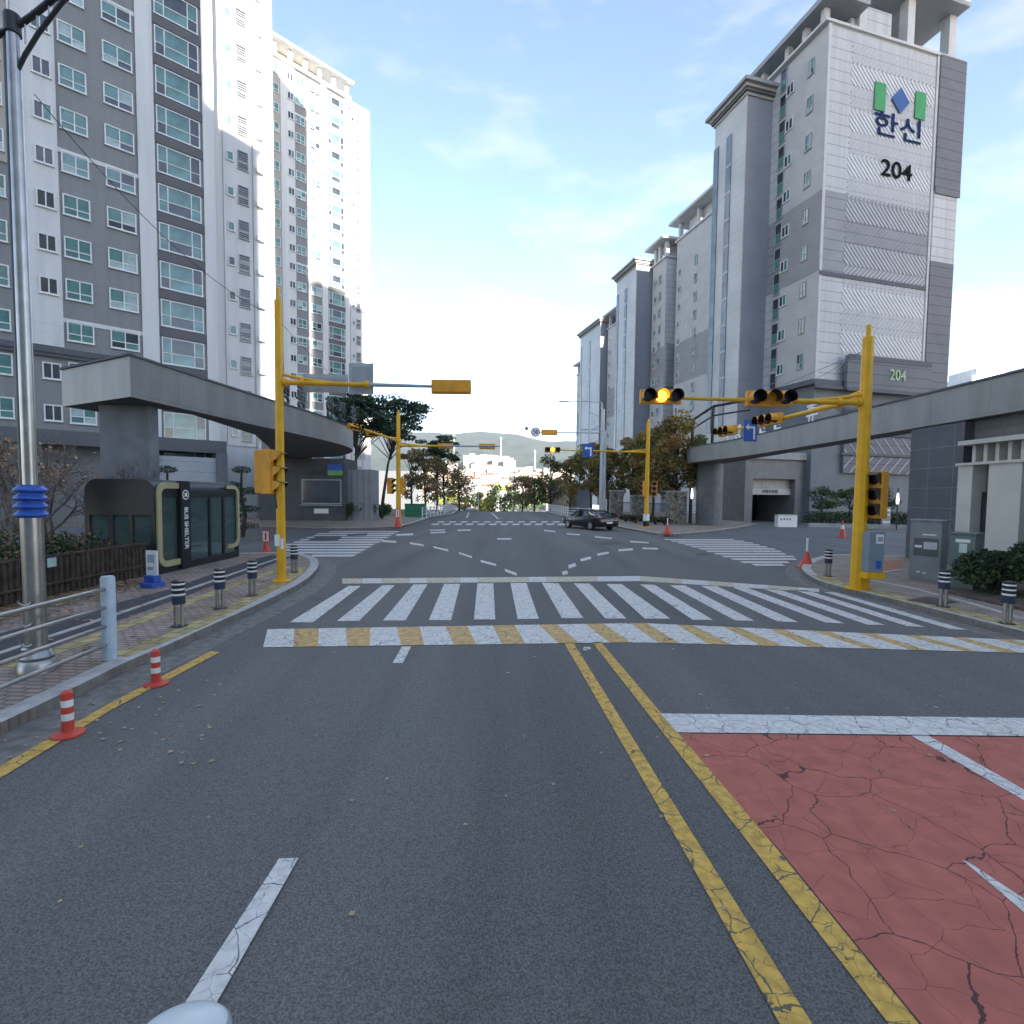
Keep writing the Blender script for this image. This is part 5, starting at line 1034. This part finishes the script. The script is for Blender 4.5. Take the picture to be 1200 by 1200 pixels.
# ------------------------------------------------------------------ cars
carpaint = mat('car_black', (.012, .012, .014), .18, .1, 2, spec=.7); carglass = mat('car_glass', (.015, .018, .02), .05, .1, 2, spec=.8); rubber = mat('rubber', (.015, .015, .015), .8); alloy = mat('alloy', (.4, .4, .41), .35, metal=.7)
def sedan(loc, rz, label, paint, s=1.0):
    r = empty('parked_car' if False else 'car', loc, rz, label, 'car')
    # x to the right, y forward (front), z up; length 4.85
    st = [(-2.42, .78, .42, .82), (-2.35, .88, .30, .98), (-1.9, .91, .24, 1.06), (-1.2, .93, .2, 1.02), (0, .93, .2, .98), (1.0, .93, .2, .93), (1.6, .92, .22, .86), (2.1, .88, .26, .76), (2.38, .74, .34, .64)]
    b = MB(); i = b.m(paint); n = 12
    for y, w, z0, z1 in st:
        for (fx, fz) in [(-.7, 0), (-.97, .06), (-1, .35), (-1, .7), (-.95, .93), (-.7, 1.0), (.7, 1.0), (.95, .93), (1, .7), (1, .35), (.97, .06), (.7, 0)]: b.v.append((w * fx, y, z0 + (z1 - z0) * fz))
    for k in range(len(st) - 1):
        for a in range(n): c = (a + 1) % n; b.f.append((k * n + a, k * n + c, (k + 1) * n + c, (k + 1) * n + a)); b.mi.append(i)
    b.f.append(tuple(range(n))[::-1]); b.mi.append(i); b.f.append(tuple((len(st) - 1) * n + a for a in range(n))); b.mi.append(i); b.build('body', r, True)
    g = MB(); cs = [(-1.95, .72, 1.04, 1.07), (-1.15, .66, 1.0, 1.36), (-.3, .64, .97, 1.44), (.35, .64, .95, 1.42), (1.25, .70, .88, .93)]; i = g.m(carglass)
    for y, w, z0, z1 in cs:
        for x, z in ((-.86, z0), (-w, z1 - .02), (-w * .8, z1), (w * .8, z1), (w, z1 - .02), (.86, z0)): g.v.append((x, y, z))
    for k in range(len(cs) - 1):
        for a in range(6): c = (a + 1) % 6; g.f.append((k * 6 + a, k * 6 + c, (k + 1) * 6 + c, (k + 1) * 6 + a)); g.mi.append(i)
    g.build('window', r, True)
    t = MB(); i = t.m(paint); rs = [(-1.15, .62, 1.375), (-.3, .62, 1.455), (.35, .62, 1.435)]
    for y, w, z in rs: t.v += [(-w, y, z), (w, y, z), (w, y, z - .03), (-w, y, z - .03)]
    for k in range(2):
        for a in range(4): c = (a + 1) % 4; t.f.append((k * 4 + a, k * 4 + c, (k + 1) * 4 + c, (k + 1) * 4 + a)); t.mi.append(i)
    for e in (-1, 1):
        t.tube([(e * .78, -1.9, 1.06), (e * .66, -1.1, 1.37), (e * .64, -.3, 1.45), (e * .64, .4, 1.43), (e * .74, 1.25, .93)], .03, paint, 6)
        t.tube([(e * .84, -.35, .96), (e * .645, -.35, 1.43)], .03, paint, 6)
    t.build('roof', r)
    for e in (-1, 1):
        for y in (-1.42, 1.42):
            w = empty('wheel', (e * .84, y, .33)); w.parent = r
            b = MB(); b.tube([(-.1, 0, 0), (.1, 0, 0)], .33, rubber, 22); b.build('tyre', w); b = MB(); b.tube([(e * .101, 0, 0), (e * .11, 0, 0)], .22, alloy, 18); b.build('rim', w)
        b = MB(); b.obox((e * 1.0, .75, 1.0), (.1, 0, 0), (0, .06, 0), (0, 0, .06), paint); b.build('mirror', r, bevel=.02)
        b = MB(); b.obox((e * .68, -2.40, .80), (.17, 0, 0), (0, .03, 0), (0, 0, .05), mat('tail_light', (.25, .02, .02), .3)); b.build('tail_light', r)
        b = MB(); b.obox((e * .66, 2.30, .62), (.14, 0, 0), (0, .05, 0), (0, 0, .05), white_p); b.build('headlight', r)
    b = MB(); b.box(-.26, .26, -2.47, -2.44, .52, .63, white_p); b.build('number_plate', r)
    return r
rw = G(692, 621.5); hd_ = rad(28); px_ = Vector((-math.sin(hd_), math.cos(hd_), 0)); rt_ = Vector((math.cos(hd_), math.sin(hd_), 0))
c0 = rw + px_ * 1.42 + rt_ * .88
sedan((c0.x, c0.y, .006), hd_, 'black sedan crossing the junction, seen from behind', carpaint)
q = at(550, 600, 118); sedan((q.x, 118, gz(118) + .05), rad(4), 'small dark car far down the road', mat('car_grey', (.06, .065, .07), .25, spec=.7))
# the vehicle that carries the camera: its front-left fender mirror shows at the bottom edge
vw = mat('vehicle_white', (.62, .66, .66), .3, .04, 1)
sv = empty('survey_vehicle', (0, 0, 0), 0, 'white round fender mirror of the vehicle below the camera', 'vehicle')
b = MB(); i = b.m(vw); st = [(-3.4, .7, .4, .8), (-3.2, .85, .3, 1.35), (-1.2, .88, .25, 1.40), (-.2, .88, .25, 1.05), (.9, .82, .28, .9), (1.25, .6, .4, .75)]
for y, w, z0, z1 in st:
    for fx, fz in [(-.8, 0), (-1, .2), (-1, .8), (-.75, 1), (.75, 1), (1, .8), (1, .2), (.8, 0)]: b.v.append((w * fx, y, z0 + (z1 - z0) * fz))
for k in range(5):
    for a in range(8): c = (a + 1) % 8; b.f.append((k * 8 + a, k * 8 + c, (k + 1) * 8 + c, (k + 1) * 8 + a)); b.mi.append(i)
b.f.append(tuple(range(8))[::-1]); b.mi.append(i); b.f.append(tuple(40 + a for a in range(8))); b.mi.append(i); b.build('body', sv, True)
mc = at(212, 1226, 1.55); b = MB(); b.tube([(-.7, .9, .8), (mc.x + .02, mc.y - .05, mc.z - .18)], .025, rubber, 8); b.build('mirror_arm', sv, True)
b = MB(); n = 24
b.lathe((0, 0, 0), [(.02, -.06), (.11, -.05), (.145, -.01), (.15, .02)], rubber, n); b.lathe((0, 0, 0), [(.150, .021), (.147, .035), (.138, .045)], galv, n); b.lathe((0, 0, 0), [(.137, .046), (.12, .065), (.08, .08), (.03, .088), (.001, .09)], vw, n)
o = b.build('mirror_head', sv, True); o.location = mc; o.rotation_euler = (rad(-6), rad(-3), rad(10)); o.scale = (1.0, .75, 1)

# ------------------------------------------------------------------ distance: city and hills
cw = mat('far_white', (.26, .25, .235), .8, .05, .02); cr_ = mat('far_roof', (.20, .09, .06), .8, .2, .05); cg = mat('far_beige', (.30, .24, .18), .8, .2, .05); cb = mat('far_blue_roof', (.16, .24, .40), .8, .2, .05); cwin = mat('far_window', (.25, .27, .30), .4, .1, .1)
random.seed(21)
for k, (px0, px1, top, Y) in enumerate([(543, 549, 534, 1150), (550, 556, 532, 1180), (557, 563, 534, 1120), (563, 570, 533, 1160), (570, 577, 533.5, 1200), (577, 583, 534, 1150), (583, 590, 535, 1180), (590, 596, 535, 1130), (596, 601, 537, 1160), (600, 604, 540, 1200), (522, 528, 541, 1300), (530, 536, 543, 1350), (609, 615, 549, 1250), (617, 624, 547, 1280), (512, 518, 546, 1250), (628, 634, 550, 1200)]):
    a, c = at(px0, 560, Y), at(px1, 560, Y); zt = at((px0 + px1) / 2, top, Y).z; zb_ = gz(Y); r = empty('high_rise', (a.x, Y, zb_), 0, 'white high-rise block in the far housing estate below the hills', 'building', 'white high-rises of the far estate'); w = c.x - a.x + .5
    b = MB(); b.box(0, w, 0, 18, 0, zt - zb_, cw); b.build('wall', r); b = MB()
    for j in range(2): b.box(w * (.2 + .4 * j), w * (.34 + .4 * j), -.4, -.01, 4, zt - zb_ - 4, cwin)
    b.build('window_strip', r); b = MB(); b.box(-.3, w + .3, -.3, 18.3, zt - zb_ + .05, zt - zb_ + .8, cw); b.build('roof', r)
for k in range(110):
    Y = random.uniform(420, 1050); px = random.uniform(490, 680); q = at(px, 570, Y); w = random.uniform(8, 22); h = random.uniform(5, 13) + (Y - 420) * .022; mt = random.choice([cw, cw, cg, cw, cg]); rm = random.choice([cr_, cw, cb, cg, cr_])
    r = empty('house', (q.x, Y, gz(Y)), random.uniform(-.4, .4), 'small pale house in the low quarter beyond the junction', 'building', 'low houses of the far town'); b = MB(); b.box(0, w, 0, 10, 0, h, mt); b.build('wall', r)
    b = MB(); rm2 = rm; b.v += [(-.5, -.5, h + .02), (w + .5, -.5, h + .02), (w + .5, 10.5, h + .02), (-.5, 10.5, h + .02), (1, 5, h + 2), (w - 1, 5, h + 2)]; i = b.m(rm2)
    for f in ((0, 1, 5, 4), (1, 2, 5), (2, 3, 4, 5), (3, 0, 4), (3, 2, 1, 0)): b.f.append(f); b.mi.append(i)
    b.build('roof', r)
    b = MB()
    for j in range(int(w / 3.2)): b.box(1 + j * 3.1, 2.3 + j * 3.1, -.08, -.01, h - 3.4, h - 1.8, cwin)
    if b.f: b.build('window', r)
for k in range(26):
    Y = random.uniform(380, 800); px = random.uniform(515, 640); h = random.uniform(7, 13)
    tree('far_tree', atg(px, Y), h, h * .45, random.choice([L_yel, L_green + L_yel, L_aut]), 'small sunlit tree among the low houses beyond the junction', 'trees of the far town', nclump=9, dens=26, ls=1.0, base=.25, seed=200 + k, tr=.25); random.seed(500 + k)
# hills
hm = mat('hill_wood', (.034, .046, .040), .95, .3, .012, lo=.3, hi=.7, detail=8); random.seed(5)
from mathutils import noise
def hills(name, Y0, prof, depth, mt, seed):
    b = MB(); i = b.m(mt); NX, NY = 150, 24; xs = [p[0] for p in prof]
    for a in range(NX + 1):
        px = xs[0] + (xs[-1] - xs[0]) * a / NX
        for k in range(len(prof) - 1):
            if prof[k][0] <= px <= prof[k + 1][0]: t = (px - prof[k][0]) / (prof[k + 1][0] - prof[k][0]); t = t * t * (3 - 2 * t); top = prof[k][1] * (1 - t) + prof[k + 1][1] * t; break
        R = at(px, top, Y0)
        for c in range(NY + 1):
            f = c / NY; y = Y0 - depth * (1 - f) ; s = f ** .8; x = R.x * (y / Y0) ** .6
            z = -20 + (R.z + 20) * s + noise.noise(Vector((x * .006 + seed, y * .004, 0))) * 55 * math.sin(math.pi * f) + noise.noise(Vector((x * .02, y * .02, seed))) * 12 * (f if f < 1 else .5)
            b.v.append((x, y, z))
    for a in range(NX):
        for c in range(NY): k = a * (NY + 1) + c; b.f.append((k, k + NY + 1, k + NY + 2, k + 1)); b.mi.append(i)
    return tag(b.build(name, None, True), kind='structure')
hills('hills', 3200, [(-500, 545), (-100, 530), (200, 520), (400, 512), (470, 507), (500, 506), (530, 508.5), (545, 507), (565, 505.5), (590, 508), (610, 509), (625, 514), (640, 518), (665, 517), (700, 516), (760, 522), (900, 530), (1200, 545), (1600, 560)], 1300, hm, 3)
hills('foothills', 2000, [(-400, 560), (300, 548), (480, 535), (510, 530), (540, 540), (600, 546), (650, 538), (700, 530), (900, 545), (1500, 560)], 500, hm, 9)
# power pylons as pale masts on the slope
for i, (px, y0, y1, lb_) in enumerate([(532, 516, 509, 'pale mast on the hillside above the left signal arm'), (587, 520, 512, 'pale mast on the middle hillside'), (627, 533, 527, 'pale mast on the right hillside')]):
    a = at(px, y0, 1900); c = at(px, y1, 1900); b = MB(); b.tube([(a.x, 1900, a.z - 60), (a.x, 1900, c.z)], [4, 1.6], cw, 4); b.obox((a.x, 1900, c.z - 5), (6, 0, 0), (0, .6, 0), (0, 0, .6), cw); tag(b.build('pylon'), lb_, 'pylon')
# utility poles down the hill
for i, (px, y, h, lb_) in enumerate([(602, 105, 9, 'concrete pole at the right edge where the road drops'), (556, 190, 12, 'slim pole on the left side down the hill')]):
    q = at(px, 600, y); b = MB(); b.tube([(0, 0, 0), (0, 0, h)], [.16, .1], conc, 8); b.obox((0, 0, h - .5), (.9, 0, 0), (0, .05, 0), (0, 0, .05), conc); o = b.build('utility_pole'); o.location = (q.x, y, gz(y)); tag(o, lb_, 'utility pole')
b = MB(); b.box(-60, 90, 0, .4, 0, 2.0, conc); o = b.build('retaining_wall'); o.location = (-10, 245, gz(245)); tag(o, 'long low wall across the bottom of the hill', 'wall')

# haze
hz = MB(); hz.box(-3900, 3900, -390, 5000, -40, 620, MATS['concrete']); ho = hz.build('haze'); hmat = bpy.data.materials.new('haze_air'); hmat.use_nodes = True; nt = hmat.node_tree; nt.nodes.clear()
out = nt.nodes.new('ShaderNodeOutputMaterial'); pv = nt.nodes.new('ShaderNodeVolumePrincipled'); pv.inputs['Density'].default_value = .00008; pv.inputs['Color'].default_value = (.80, .90, 1, 1); pv.inputs['Anisotropy'].default_value = .3
nt.links.new(pv.outputs[0], out.inputs['Volume']); ho.data.materials.clear(); ho.data.materials.append(hmat); tag(ho, kind='stuff')
clean_protos()
